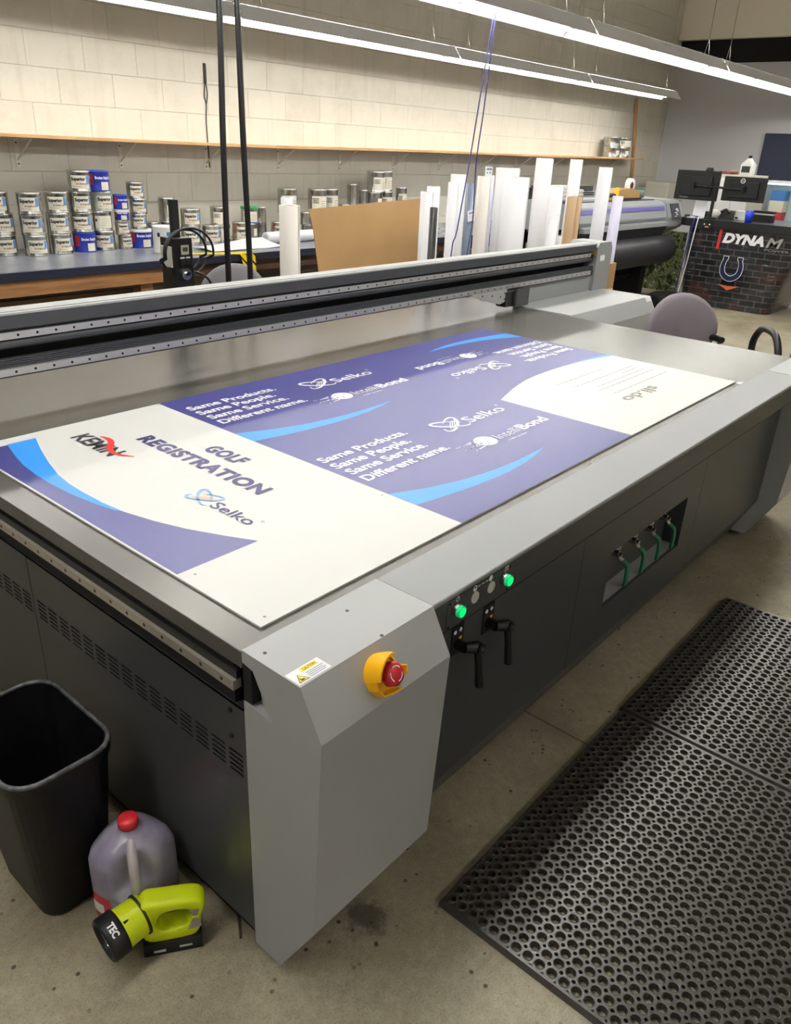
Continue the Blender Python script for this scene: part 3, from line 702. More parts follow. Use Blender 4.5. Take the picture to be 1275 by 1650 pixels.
# ------------------------------------------------------------------ rubber mats
RUB = mat('mat_rubber', (54, 51, 47), 0.32, spec=0.8, bump=(300, 0.15))
def rubber_mat(x0, y0, nx, ny, z1, label, dirx=1):
    pt = 0.029; r1 = 0.0106; rs = 0.0047; N = 16
    V = []; Fc = []
    mx, my = 0.0055, 0.0015
    bx, by = x0 + mx, y0 - my
    for i in range(nx):
        for j in range(ny):
            cx = bx + pt * (i + 0.5); cy = by - pt * (j + 0.5); o = len(V)
            ins = []
            for s_, dx, dy in ((0, 1, 1), (1, -1, 1), (2, -1, -1), (3, 1, -1)): pass
            # corner small holes exist unless on a solid rib line
            def small(ci, cj): return 0 < ci < nx and 0 < cj < ny and ci % 8 != 0 and cj % 8 != 0
            cor = {(1, 1): small(i + 1, j), (-1, 1): small(i, j), (-1, -1): small(i, j + 1), (1, -1): small(i + 1, j + 1)}
            for k in range(N):
                a = 2 * PI * k / N; ca, sa = math.cos(a), math.sin(a)
                h = pt / 2; t_ = h / max(abs(ca), abs(sa)); ox, oy = ca * t_, sa * t_
                key = (1 if ca > 0 else -1, 1 if sa > 0 else -1)
                hit = False
                kk = k % 4
                if kk == 2 and cor[key]: ox, oy = key[0] * (h - rs * 0.7071), key[1] * (h - rs * 0.7071); hit = True
                elif kk in (1, 3) and cor[key]:
                    if abs(ca) > abs(sa): ox, oy = key[0] * h, key[1] * (h - rs)
                    else: ox, oy = key[0] * (h - rs), key[1] * h
                    hit = True
                elif kk in (1, 3) and not cor[key]:
                    if abs(ca) > abs(sa): ox, oy = key[0] * h, key[1] * (h - rs)
                    else: ox, oy = key[0] * (h - rs), key[1] * h
                V.append((cx + ca * r1 * 0.84, cy + sa * r1 * 0.84, 0.0005))
                V.append((cx + ca * r1 * 0.9, cy + sa * r1 * 0.9, z1 - 0.003))
                V.append((cx + ca * r1, cy + sa * r1, z1 + 0.0002))
                V.append((cx + ca * (r1 + 0.0008), cy + sa * (r1 + 0.0008), z1 + 0.0004))
                V.append((cx + ca * (r1 + 0.0018), cy + sa * (r1 + 0.0018), z1 - 0.0006))
                V.append((cx + ox, cy + oy, z1 - 0.0006))
                V.append((cx + ox, cy + oy, 0.0015 if hit else z1 - 0.0006))
            for k in range(N):
                k2 = (k + 1) % N
                for q in range(5): Fc.append((o + k * 7 + q, o + k * 7 + q + 1, o + k2 * 7 + q + 1, o + k2 * 7 + q))
                if V[o + k * 7 + 6][2] < 0.01 and V[o + k2 * 7 + 6][2] < 0.01: Fc.append((o + k * 7 + 5, o + k * 7 + 6, o + k2 * 7 + 6, o + k2 * 7 + 5))
                key = 0
            # fill flat corner where no small hole
            h = pt / 2
            for (kx, ky), e in cor.items():
                if not e:
                    b0 = len(V)
                    V += [(cx + kx * h, cy + ky * (h - rs), z1 - 0.0006), (cx + kx * h, cy + ky * h, z1 - 0.0006), (cx + kx * (h - rs), cy + ky * h, z1 - 0.0006), (cx + kx * h * 0.9999, cy + ky * h * 0.9999, z1 - 0.0006)]
                    Fc.append((b0, b0 + 1, b0 + 2))
    m = MB(); m.add(V, Fc, RUB, False)
    X1 = bx + nx * pt + 0.0055; Y1 = by - ny * pt - 0.0015
    zt = z1 - 0.0006
    for (a, b, c_, d_) in ((x0, x0 + mx, Y1, y0), (X1 - 0.0055, X1, Y1, y0), (x0, X1, y0 - my, y0), (x0, X1, Y1, Y1 + my)): m.box(a, b, c_, d_, 0, zt, RUB)
    m.prism([(y0 + 0.006, 0), (y0, zt), (y0, 0)], 'x', x0, X1, RUB); m.prism([(x0 - 0.006, 0), (x0, zt), (x0, 0)], 'y', Y1, y0, RUB); m.prism([(X1 + 0.006, 0), (X1, zt), (X1, 0)], 'y', Y1, y0, RUB)
    return solo(m, 'rubber_mat', (x0, y0, 0), label, 'mat', 'rubber floor mats in front of the printer')
rubber_mat(0.354, -0.2205, 31, 30, 0.015, 'black perforated rubber mat, the nearer one by the grey corner cover')
rubber_mat(1.276, -0.2155, 31, 24, 0.0175, 'black perforated rubber mat, the farther one in front of the green valve levers')
# ------------------------------------------------------------------ things on the floor at left
BIN = mat('bin_black', (12, 12, 14), 0.42, spec=0.3, var=(9, (20, 20, 23)))
bx, by, bz = -0.182, 0.487, 0.42
t = thing('waste_bin', (bx, by, 0), 'black tapered plastic wastebasket standing open beside the printer', 'bin')
o_ = [rrect(bx, by, 0.072, 0.112, 0.045, 0.0, 6), rrect(bx, by, 0.078, 0.118, 0.045, 0.006, 6), rrect(bx, by, 0.108, 0.156, 0.06, bz - 0.03, 6), rrect(bx, by, 0.112, 0.160, 0.062, bz - 0.03, 6), rrect(bx, by, 0.114, 0.162, 0.062, bz - 0.006, 6)]
i_ = [rrect(bx, by, 0.106, 0.154, 0.058, bz - 0.006, 6), rrect(bx, by, 0.104, 0.152, 0.056, bz - 0.03, 6), rrect(bx, by, 0.07, 0.11, 0.04, 0.006, 6)]
m = MB(); m.rings(o_, BIN, True, True, False); m.rings(i_, BIN, True, False, True); m.build('bin_body', t)
LIPM = mat('bin_lip', (44, 44, 48), 0.4, var=(60, (92, 92, 96)))
m = MB(); m.tube([(p[0], p[1], bz - 0.003) for p in rrect(bx, by, 0.110, 0.158, 0.06, 0, 6)], 0.0055, LIPM, 10, True); m.build('rim', t)

JP = mat('jug_plastic', (176, 170, 186), 0.28, spec=0.6, trans=0.1, var=(11, (132, 126, 152)))
jx, jy = -0.100, 0.283
t = thing('plastic_jug', (jx, jy, 0), 'stained translucent gallon jug with a red cap between bin and printer', 'jug')
ha = math.atan2(-0.80, -0.42)                            # handle faces the camera
def jring(z, hr, e, dent=0.0, n=48):
    out = []
    for i in range(n):
        a = 2 * PI * i / n; c_, s_ = math.cos(a + PI / 4 - ha), math.sin(a + PI / 4 - ha)
        k = (abs(c_) ** e + abs(s_) ** e) ** (-1 / e) * hr
        d_ = math.atan2(math.sin(a - ha), math.cos(a - ha)); side = math.exp(-((abs(d_) - 0.42) / 0.2) ** 2)
        k *= 1 - dent * math.exp(-(d_ / 0.55) ** 4)
        out.append((jx + k * math.cos(a), jy + k * math.sin(a), z))
    return out
pr = [(0.0, 0.066, 4, 0), (0.006, 0.074, 4, 0), (0.05, 0.0755, 4, 0), (0.092, 0.0755, 4, 0), (0.098, 0.0755, 4, 0.0), (0.108, 0.0755, 4, 0.36), (0.13, 0.0755, 4, 0.42), (0.165, 0.0755, 3.8, 0.42), (0.185, 0.072, 3.3, 0.38), (0.2, 0.064, 2.8, 0.28), (0.214, 0.050, 2.4, 0.0), (0.225, 0.032, 2, 0), (0.231, 0.021, 2, 0), (0.243, 0.0195, 2, 0)]
m = MB(); m.rings([jring(*q) for q in pr], JP); m.build('jug_body', t)
hd = Vector((math.cos(ha), math.sin(ha), 0)); J = Vector((jx, jy, 0))
m = MB(); pth = smoothpath([J + hd * 0.03 + Vector((0, 0, 0.217)), J + hd * 0.056 + Vector((0, 0, 0.205)), J + hd * 0.074 + Vector((0, 0, 0.178)), J + hd * 0.08 + Vector((0, 0, 0.14)), J + hd * 0.078 + Vector((0, 0, 0.1)), J + hd * 0.068 + Vector((0, 0, 0.085))], 5)
m.tube(pth, 0.011, mat('jug_handle_plastic', (176, 168, 170), 0.3), 12); m.build('jug_handle', t)
m = MB(); m.lathe([(0, 0.256), (0.018, 0.256), (0.0208, 0.253), (0.0215, 0.236), (0.0, 0.236)], (jx, jy, 0), mat('cap_red', (206, 40, 48), 0.4)); 
m.build('jug_cap', t)
m = MB(); lab = mat('jug_label', (196, 60, 66), 0.5); aa = ha - 0.95
def jl(z0, z1, a0, a1, mt, off):
    rA = jring(z0, 0.0755 + off, 4); rB = jring(z1, 0.0755 + off, 4); n = 48
    i0 = int(a0 / (2 * PI) * n) % n; cnt = int((a1 - a0) / (2 * PI) * n)
    vs = [rA[(i0 + k) % n] for k in range(cnt + 1)] + [rB[(i0 + k) % n] for k in range(cnt + 1)]
    m.add(vs, [(k, k + 1, cnt + 2 + k, cnt + 1 + k) for k in range(cnt)], mt, True)
jl(0.012, 0.085, ha - 1.75, ha - 0.75, lab, 0.0006); jl(0.03, 0.06, ha - 1.5, ha - 1.0, WHITE, 0.0012)
m.build('jug_label', t)

# flashlight
LIME = mat('lime_plastic', (206, 222, 16), 0.38); RUBB = mat('black_rubber', (22, 22, 24), 0.5)
fl = thing('work_flashlight', (-0.106, 0.152, 0), 'lime green cordless work flashlight with black head and battery base', 'flashlight', rz=math.radians(-35))
Z3 = LOCAL
b = MB(); b.box(-0.054, 0.064, -0.031, 0.031, 0.0, 0.034, BLACK)
b.box(-0.034, -0.010, -0.0316, -0.031, 0.008, 0.015, mat('print_light', (190, 190, 190))); b.box(0.018, 0.044, -0.0316, -0.031, 0.012, 0.018, mat('print_light', (190, 190, 190)))
b.build('battery_base', fl, 0.004, Z3)
outer = [(-0.054, 0.022), (0.0, 0.020), (0.058, 0.024), (0.066, 0.05), (0.068, 0.085), (0.076, 0.1), (0.078, 0.118), (0.070, 0.132), (0.045, 0.138), (0.0, 0.140), (-0.03, 0.142), (-0.05, 0.146), (-0.062, 0.12), (-0.062, 0.07)]
inner = [(-0.02, 0.062), (0.0, 0.058), (0.022, 0.06), (0.034, 0.066), (0.042, 0.078), (0.046, 0.092), (0.046, 0.102), (0.04, 0.11), (0.026, 0.114), (0.005, 0.114), (-0.01, 0.11), (-0.018, 0.1), (-0.024, 0.086), (-0.026, 0.074)]
b = MB(); n = len(outer); W_ = [0.026] * n
vs = []
for y_, k_ in ((-1, 0), (1, 0)):
    for (x, z), hw in zip(outer, W_): vs.append((x, y_ * hw * 0.72, z))
    for (x, z), hw in zip(outer, W_): cx, cz = 0.005, 0.09; vs.append((x + (cx - x) * 0.12, y_ * hw, z + (cz - z) * 0.12))
    for (x, z), hw in zip(inner, W_): cx, cz = 0.012, 0.088; vs.append((x - (cx - x) * 0.12, y_ * hw, z - (cz - z) * 0.12))
    for (x, z), hw in zip(inner, W_): vs.append((x, y_ * hw * 0.75, z))
fs = []
for s_ in (0, 1):
    o0 = s_ * 4 * n
    for q in range(3):
        for i in range(n):
            a_ = (o0 + q * n + i, o0 + q * n + (i + 1) % n, o0 + (q + 1) * n + (i + 1) % n, o0 + (q + 1) * n + i)
            fs.append(a_ if s_ else a_[::-1])
for i in range(n):
    j = (i + 1) % n; fs.append((i, j, 4 * n + j, 4 * n + i)); fs.append((3 * n + j, 3 * n + i, 7 * n + i, 7 * n + j))
b.add(vs, fs, LIME, True); body = b.build('handle_body', fl, 0, Z3)
md = body.modifiers.new('s', 'SUBSURF'); md.levels = 1; md.render_levels = 2
b = MB()
b.add([(0.044, -0.0268, 0.112), (0.064, -0.0268, 0.112), (0.060, -0.0268, 0.094), (0.048, -0.0268, 0.094)], [(0, 1, 2, 3)], mat('label_grey', (150, 140, 140)))
b.add([(0.049, -0.0268, 0.086), (0.064, -0.0268, 0.084), (0.066, -0.0268, 0.06), (0.038, -0.0268, 0.056)], [(0, 1, 2, 3)], mat('label_grey', (150, 140, 140)))
b.build('warning_label', body, 0, Z3)
hx = Vector((-1, -0.62, -0.10)).normalized(); h0 = Vector((-0.052, 0, 0.096))
b = MB(); b.cyl(h0 + hx * 0.006, h0 + hx * 0.05, 0.040, LIME, r1=0.043, n=32); b.cyl(h0 - hx * 0.012, h0 + hx * 0.001, 0.033, LIME, r1=0.043, n=32)
for k in range(3):
    a = -1.0 + 0.55 * k; d = Vector((0, -math.cos(a), -math.sin(a))); b.cyl(h0 + hx * 0.02 + d * 0.0385, h0 + hx * 0.036 + d * 0.0425, 0.003, BLACK, n=8)
b.build('lamp_head', fl, 0, Z3)
b = MB(); b.cyl(h0 + hx * 0.001, h0 + hx * 0.006, 0.044, RUBB, n=32); b.build('pivot_ring', fl, 0, Z3)
b = MB(); U_ = hx.orthogonal().normalized(); V_ = hx.cross(U_)
def hr(t_, r_): return [h0 + hx * t_ + U_ * (r_ * math.cos(2 * PI * i / 32)) + V_ * (r_ * math.sin(2 * PI * i / 32)) for i in range(32)]
b.rings([hr(0.048, 0.0445), hr(0.05, 0.047), hr(0.082, 0.047), hr(0.086, 0.044), hr(0.086, 0.037), hr(0.076, 0.036)], RUBB, True, True, False)
eu = (Vector((0, 0, 1)) - hx * hx.z).normalized(); ec = hx.cross(eu); ec = ec if ec.y < 0 else -ec
text(b, 'TEC', (0, 0, 0), (1, 0, 0), (0, 0, 1), 0.030, 0.014, IWHITE, 0.04, wrap=lambda u, v: h0 + hx * (0.074 - v) + (eu * math.cos(0.15 + u / 0.047) + ec * math.sin(0.15 + u / 0.047)) * 0.0476)
bz_ = b.build('rubber_bezel', fl, 0, Z3)
b = MB(); b.rings([hr(0.077, 0.036), hr(0.062, 0.03), hr(0.045, 0.018), hr(0.04, 0.006)], CHROME, True, False, True); b.build('reflector', bz_, 0, Z3)
m = MB(); m.cyl((0.035, 0.105, 0.003), (-0.005, 0.045, 0.003), 0.003, mat('bent_twig', (60, 52, 44), 0.7), n=8)
solo(m, 'thin_rod', (0.015, 0.07, 0), 'thin dark rod on the concrete beside the flashlight', 'rod')

# ------------------------------------------------------------------ shelf and wall things
PLY = wood('plywood_edge', (206, 168, 116), (176, 130, 80))
t = thing('wall_shelf', (1.0, YW, 1.5), 'long shallow plywood shelf on steel brackets along the block wall', 'shelf')
m = MB(); xs = [0.6 + 0.6 * k for k in range(18)] + [11.0]
for a, b_ in zip(xs[:-1], xs[1:]):
    za, zb_ = [1.502 + 0.028 * max(0, (q - 4.0)) / 7 + 0.004 * math.sin(q * 1.3) for q in (a, b_)]
    m.add([(a, 4.45, za), (b_, 4.45, zb_), (b_, YW, zb_), (a, YW, za), (a, 4.45, za + 0.018), (b_, 4.45, zb_ + 0.018), (b_, YW, zb_ + 0.018), (a, YW, za + 0.018)], [(0, 1, 5, 4), (4, 5, 6, 7), (3, 2, 1, 0), (0, 4, 7, 3), (1, 2, 6, 5)], PLY)
m.build('shelf_board', t)
BRK = mat('bracket_cream', (226, 221, 208), 0.5)
for k in range(12):
    bxx = 1.99 + 0.765 * k; zz = 1.5 + 0.028 * max(0, (bxx - 4.0)) / 7
    if bxx > 11: break
    m = MB(); m.box(bxx - 0.015, bxx + 0.015, YW - 0.004, YW, zz - 0.18, zz, BRK); m.box(bxx - 0.015, bxx + 0.015, 4.48, YW, zz - 0.004, zz, BRK)
    m.prism([(YW - 0.004, zz - 0.14), (4.52, zz - 0.004), (4.535, zz - 0.004), (YW - 0.004, zz - 0.125)], 'x', bxx - 0.004, bxx + 0.004, BRK)
    for q in (0.03, 0.16): m.cyl((bxx, YW - 0.004, zz - q), (bxx, YW - 0.006, zz - q), 0.006, DK, n=8)
    m.build('shelf_bracket', t)
m = MB(); m.box(-0.02, 0.02, -0.012, 0.012, 0, 1.36, wood('batten_wood', (206, 158, 108), (170, 116, 70), (22, 22, 2)))
o = m.build('wood_batten', None, 0, LOCAL); o.location = (11.36, 4.72, 1.0); o.rotation_euler = (0, -0.235, 0); tag(o, 'thin brown wood batten leaning on the wall at the end of the shelf', 'wood strip')
m = MB(); m.box(3.54, 3.56, YW - 0.012, YW, 1.93, 2.07, BLACK); m.tube(smoothpath([(3.546, YW - 0.006, 1.93), (3.535, YW - 0.006, 1.85), (3.55, YW - 0.006, 1.78), (3.54, YW - 0.006, 1.66), (3.552, YW - 0.006, 1.335)], 5), 0.004, BLACK, 6)
m.tube(smoothpath([(3.554, YW - 0.006, 1.93), (3.565, YW - 0.006, 1.86), (3.548, YW - 0.006, 1.78)], 5), 0.004, BLACK, 6)
solo(m, 'hanging_strap', (3.55, YW, 2.07), 'thin black strap with a handle hanging on the block wall above the shelf', 'strap')

# ------------------------------------------------------------------ workbench
t = thing('workbench', (1.0, 4.2, 0), 'long workbench with navy blue top and bare wood frame against the wall', 'workbench')
TOPB = mat('bench_top_blue', (116, 120, 130), 0.26, var=(5, (128, 132, 142))); EDGEB = mat('bench_edge_navy', (22, 28, 50), 0.5)
m = MB(); m.box(0.2, 8.6, 3.80, YW, 0.792, 0.8, TOPB); m.box(0.2, 8.6, 3.775, YW, 0.752, 0.792, EDGEB); m.box(0.2, 8.6, 3.775, 3.80, 0.792, 0.8, EDGEB); m.build('bench_top', t)
RW = wood('rough_timber', (168, 122, 76), (112, 76, 44)); DW = wood('dark_timber', (84, 56, 38), (48, 34, 26))
m = MB(); m.box(0.2, 2.42, 3.80, 3.84, 0.66, 0.752, RW); m.box(2.42, 8.6, 3.82, 3.86, 0.67, 0.752, DW); m.build('bench_apron', t)
for q in (0.4, 2.26, 4.6, 6.6, 8.4): MB().box(q, q + 0.09, 3.84, 3.93, 0, 0.66, RW if q < 4 else DW).build('bench_leg', t)
MB().box(0.3, 2.3, 4.0, 4.03, 0.02, 0.6, mat('kraft_panel', (120, 98, 72), 0.8)).build('lower_back_panel', t)
MB().box(0.2, 8.6, 3.9, 4.7, 0.12, 0.15, DW).build('lower_shelf', t)
bc = MB().box(2.9, 3.9, 3.95, 4.3, 0.0, 0.0, BLACKM)
for i, (x, ww, hh, cc) in enumerate(((2.75, 0.4, 0.28, (34, 34, 38)), (3.35, 0.35, 0.34, (52, 50, 48)), (3.9, 0.5, 0.3, (28, 28, 30)), (4.6, 0.4, 0.36, (60, 54, 48)))):
    mm = mat('crate_plastic_%d' % i, cc, 0.6)
    m = MB(); m.rings([rrect(x + ww / 2, 4.1, ww / 2 - 0.02, 0.12, 0.02, 0.15), rrect(x + ww / 2, 4.1, ww / 2, 0.14, 0.02, 0.15 + hh)], mm, False, True, False); m.rings([rrect(x + ww / 2, 4.1, ww / 2 - 0.008, 0.132, 0.02, 0.15 + hh), rrect(x + ww / 2, 4.1, ww / 2 - 0.028, 0.112, 0.02, 0.16)], mm, False, False, True); m.add(rrect(x + ww / 2, 4.1, ww / 2, 0.14, 0.02, 0.15 + hh) + rrect(x + ww / 2, 4.1, ww / 2 - 0.008, 0.132, 0.02, 0.15 + hh), [(k, (k + 1) % 24, 24 + (k + 1) % 24, 24 + k) for k in range(24)], mm)
    solo(m, 'storage_crate', (x, 4.1, 0.15), ['black crate under the bench behind the yellow striped tape', 'dark grey crate under the bench left of the white standing roll', 'black crate under the bench right of the white standing roll', 'brown grey crate under the bench behind the cardboard sheet'][i], 'crate', 'crates on the lower bench shelf')

# ------------------------------------------------------------------ cans
TIN = mat('tin', (190, 190, 186), 0.25, 0.95, var=(18, (160, 158, 150))); TINL = mat('tin_lid', (205, 205, 200), 0.25, 0.9)
LABC = mat('label_cream', (222, 218, 200), 0.55); LBLU = mat('label_blue', (90, 130, 190), 0.5); LRED = mat('label_red', (170, 40, 60), 0.5); CBLU = mat('can_blue', (24, 40, 140), 0.4)
LDK = mat('label_ink', (40, 40, 48), 0.5); LGRN = mat('label_green', (70, 120, 70), 0.5); LORG = mat('label_orange', (200, 120, 60), 0.5)
def make_can(r_, h, style):
    """built at the origin, label centre faces the camera side (-y turned to -x a little)"""
    body = CBLU if style.startswith('blue') else (mat('can_white', (226, 226, 222), 0.4) if style == 'pail' else TIN)
    if style == 'splash': body = mat('tin_splashed', (170, 172, 166), 0.35, 0.6, var=(24, (196, 214, 200)))
    if style == 'dirty': body = mat('tin_dirty', (170, 165, 150), 0.5, 0.4, var=(28, (110, 60, 40)))
    t_ = bpy.data.objects.new('ink_can', None); COL.objects.link(t_); t_.empty_display_size = 0.03; t_['_loc'] = 1
    m = MB(); m.lathe([(0, 0.002), (r_ * 0.96, 0.002), (r_, 0.0), (r_, 0.004), (r_ * 0.985, 0.007), (r_ * 0.985, h - 0.012), (r_, h - 0.008), (r_ * 0.95, h - 0.004)], LOCAL, body, 28)
    m.build('can_body', t_, 0, LOCAL)
    lm = {'blue': mat('lid_blue', (36, 62, 150), 0.4), 'bluewhite': mat('lid_white', (226, 226, 222), 0.4), 'esg': mat('lid_green', (40, 130, 70), 0.4), 'pail': WHITE}.get(style, TINL)
    m = MB(); m.lathe([(r_ * 1.0, h - 0.02 if style in ('bluewhite', 'esg') else h - 0.008), (r_ * 1.015, h - 0.006), (r_ * 1.0, h), (r_ * 0.93, h), (r_ * 0.9, h - 0.003), (0, h - 0.003)], LOCAL, lm, 28); m.build('can_lid', t_, 0, LOCAL)
    m = MB()
    def wr(a0): return lambda u, v: (rr_ * math.cos(a0 + u / rr_), rr_ * math.sin(a0 + u / rr_), v)
    def patch(u0, u1, v0, v1, mt, off=0.0):
        rr = r_ * 0.985 + 0.0006 + off; n = 10; c0 = -PI * 0.62
        vs = [(rr * math.cos(c0 + (u0 + (u1 - u0) * i / n)), rr * math.sin(c0 + (u0 + (u1 - u0) * i / n)), v) for v in (v0, v1) for i in range(n + 1)]
        m.add(vs, [(i, i + 1, n + 2 + i, n + 1 + i) for i in range(n)], mt, True)
    def wtext(s_, u0, v0, width, cap, mt, bold=0.03):
        rr = r_ * 0.985 + 0.0018; c0 = -PI * 0.62
        text(m, s_, (0, 0, 0), (1, 0, 0), (0, 0, 1), width, cap, mt, bold, wrap=lambda u, v: (rr * math.cos(c0 + u0 + u / rr), rr * math.sin(c0 + u0 + u / rr), v0 + v))
    if style in ('sup', 'splash', 'dirty', 'supw'):
        a, b_ = (-0.75, 0.95)
        patch(a, b_, h * 0.16, h * 0.78, LABC); patch(b_ - 0.32, b_ - 0.03, h * 0.36, h * 0.76, LBLU, 0.0005)
        wtext('Superior', a + 0.05, h * 0.54, r_ * 1.25, h * 0.16, LDK, 0.05)
        for k in range(7): patch(a + 0.5 + 0.13 * k, a + 0.58 + 0.13 * k, h * 0.34, h * 0.42, (LRED, LORG, LGRN, LDK)[k % 4], 0.0006)
        patch(a + 0.1, a + 0.95, h * 0.24, h * 0.26, mat('label_rule', (160, 140, 130)), 0.0006)
    elif style in ('blue', 'bluewhite'):
        patch(-1.25, -0.75, h * 0.3, h * 0.85, LRED); patch(-0.05, 0.75, h * 0.06, h * 0.46, LABC, 0.0005)
        wtext('Braden Sutphin', -0.55, h * 0.6, r_ * 1.5, h * 0.14, IWHITE)
    elif style in ('esi', 'esg'):
        patch(-0.9, 0.9, h * 0.1, h * 0.72, LABC); patch(-0.82, -0.16, h * 0.42, h * 0.62, LDK, 0.0005); patch(-0.78, -0.2, h * 0.45, h * 0.59, LABC, 0.0007)
        wtext('ESi', -0.7, h * 0.47, r_ * 0.42, h * 0.1, LDK)
        for k in range(4): patch(0.1, 0.8, h * (0.2 + 0.1 * k), h * (0.22 + 0.1 * k), mat('label_rule', (160, 140, 130)), 0.0006)
        if style == 'esg': patch(-1.2, 1.2, 0.004, h * 0.1, mat('band_blue', (60, 90, 150)), 0.0004)
    elif style == 'blank':
        patch(-0.7, 1.0, h * 0.16, h * 0.78, LABC)
        for k in range(5): patch(-0.1, 0.6, h * (0.28 + 0.09 * k), h * (0.29 + 0.09 * k), mat('label_rule', (160, 140, 130)), 0.0006)
        patch(-0.68, -0.5, h * 0.5, h * 0.62, LDK, 0.0006)
    elif style == 'pail':
        patch(-0.15, 1.0, h * 0.24, h * 0.8, mat('pail_blue', (40, 110, 180), 0.4)); patch(-0.15, 1.0, h * 0.04, h * 0.14, mat('pail_yellow', (222, 200, 60), 0.4))
        wtext('1C', 0.1, h * 0.48, r_ * 0.4, h * 0.2, IWHITE)
        for k in range(3): patch(0.0, 0.9, h * (0.3 + 0.05 * k), h * (0.315 + 0.05 * k), IWHITE, 0.0006)
        ring = [(-0.85 + 0.14 * math.cos(q), h * 0.7 + 0.016 * math.sin(q)) for q in [2 * PI * i / 14 for i in range(14)]]
        rr = r_ * 0.985 + 0.001; m.add([(rr * math.cos(-PI * 0.62 + u), rr * math.sin(-PI * 0.62 + u), v) for u, v in ring], [list(range(14))], LDK)
        patch(-0.62, -0.5, h * 0.1, h * 0.5, mat('label_rule', (160, 140, 130)))
    elif style == 'plain':
        patch(0.1, 0.7, h * 0.25, h * 0.7, LABC)
    if m.v: m.build('can_label', t_, 0, LOCAL)
    return t_
CACHE = {}
def can(x, y, z, r_, h, style, label, rz=0.0, group='ink cans stacked on the blue workbench'):
    key = (round(r_, 3), round(h, 3), style)
    if key not in CACHE: CACHE[key] = c = make_can(r_, h, style)
    else:
        c = copy_tree(CACHE[key])
    c.location = (x, y, z); c.rotation_euler = (0, 0, rz); tag(c, label, 'can', group)
LOOK = {'sup': 'silver Superior ink can', 'supw': 'small Superior ink can', 'blue': 'blue Braden Sutphin can', 'bluewhite': 'blue tub with white rim', 'splash': 'green splashed ink can', 'dirty': 'brown stained small can', 'blank': 'white labelled silver can', 'esi': 'silver can with boxed letters', 'esg': 'green lidded silver can', 'plain': 'plain silver can', 'bare': 'bare silver can'}
POSN = {1: [''], 2: ['lower of', 'upper of'], 3: ['bottom of', 'middle of', 'top of'], 4: ['bottom of', 'second up in', 'third up in', 'top of']}
def stack(x, y, r_, h, styles, where, z=0.8, hs=None, rs=None, group='ink cans stacked on the blue workbench', j=0.012):
    for i, st in enumerate(styles):
        hh = hs[i] if hs else h; rr = rs[i] if rs else r_
        lk = LOOK[st]
        can(x + (random.uniform(-j, j) if i else 0), y + (random.uniform(-j, j) * 0.6 if i else 0), z, rr, hh, st, f'{lk}, {POSN[len(styles)][i]} {where}'.replace(',  ', ', '), random.uniform(-0.3, 0.3), group)
        z += hh + 0.0005
B = 0.0745
stack(1.70, 4.50, B, 0.129, ['sup', 'sup', 'sup'], 'the stack cut by the left edge')
stack(1.86, 4.40, B, 0.129, ['sup', 'sup', 'sup'], 'the second stack from the left')
stack(2.045, 4.43, B, 0.129, ['sup', 'sup', 'sup'], 'the third stack from the left')
stack(2.225, 4.44, B, 0.129, ['blue', 'sup', 'sup', 'sup'], 'the stack with the blue can at its foot')
stack(2.388, 4.46, B, 0.129, ['sup', 'blank', 'splash', 'blue'], 'the stack topped by the blue can')
stack(2.532, 4.43, 0.05, 0.09, ['supw', 'dirty', 'bluewhite', 'blue'], 'the narrow stack of small cans', hs=[0.098, 0.098, 0.072, 0.095])
stack(2.678, 4.46, 0.06, 0.1, ['bluewhite', 'sup', 'sup', 'sup'], 'the stack on the wide blue tub', hs=[0.13, 0.102, 0.102, 0.108], rs=[0.083, 0.06, 0.06, 0.06])
stack(2.855, 4.56, 0.052, 0.16, ['plain'], 'the silver can between the blue tub and the white pail')
stack(1.95, 4.62, 0.06, 0.2, ['bare'], 'the dim can behind the second and third stacks')
can(2.668, 4.13, 0.8, 0.083, 0.178, 'pail', 'white pail with blue 1C label standing at the bench front', 0.1, None)
stack(2.99, 4.56, 0.062, 0.165, ['plain', 'plain'], 'the pair behind the black mast')
stack(3.11, 4.44, B, 0.129, ['sup', 'sup'], 'the pair right of the black mast')
stack(3.275, 4.40, B, 0.137, ['sup'], 'the can between the mast and the hoses')
stack(3.42, 4.47, 0.075, 0.131, ['blank', 'esi'], 'the pair left of the first black hose')
stack(3.562, 4.39, 0.072, 0.15, ['dirty'], 'the can between the two black hoses')
stack(3.713, 4.48, 0.072, 0.129, ['plain', 'esg'], 'the pair behind the right black hose')
stack(3.865, 4.50, 0.045, 0.125, ['bare', 'bare'], 'the slim pair right of the green lidded can')
stack(3.98, 4.42, 0.06, 0.135, ['dirty'], 'the low can left of the tall white roll')
stack(4.17, 4.50, 0.085, 0.195, ['blank', 'esi'], 'the pair behind the tall white roll')
stack(4.33, 4.44, 0.045, 0.1, ['bare', 'bare'], 'the slim pair just right of the tall white roll')
stack(4.475, 4.44, 0.085, 0.193, ['plain', 'esi'], 'the pair at the left end of the cardboard')
stack(4.65, 4.46, 0.07, 0.193, ['plain', 'esi'], 'the second pair above the cardboard')
stack(4.80, 4.44, 0.055, 0.255, ['plain'], 'the low can above the cardboard centre')
stack(4.935, 4.46, 0.05, 0.212, ['plain', 'bare'], 'the slim pair left of the tall group above the cardboard')
stack(5.065, 4.44, 0.045, 0.187, ['plain', 'bare'], 'the thin pair beside the tall group')
stack(5.22, 4.44, 0.088, 0.178, ['plain', 'plain', 'esi'], 'the tall group above the cardboard')
stack(5.425, 4.50, 0.07, 0.178, ['plain', 'esi', 'esi'], 'the right tall group above the cardboard')
stack(5.56, 4.40, 0.055, 0.198, ['plain', 'esi'], 'the last pair before the standing rolls')
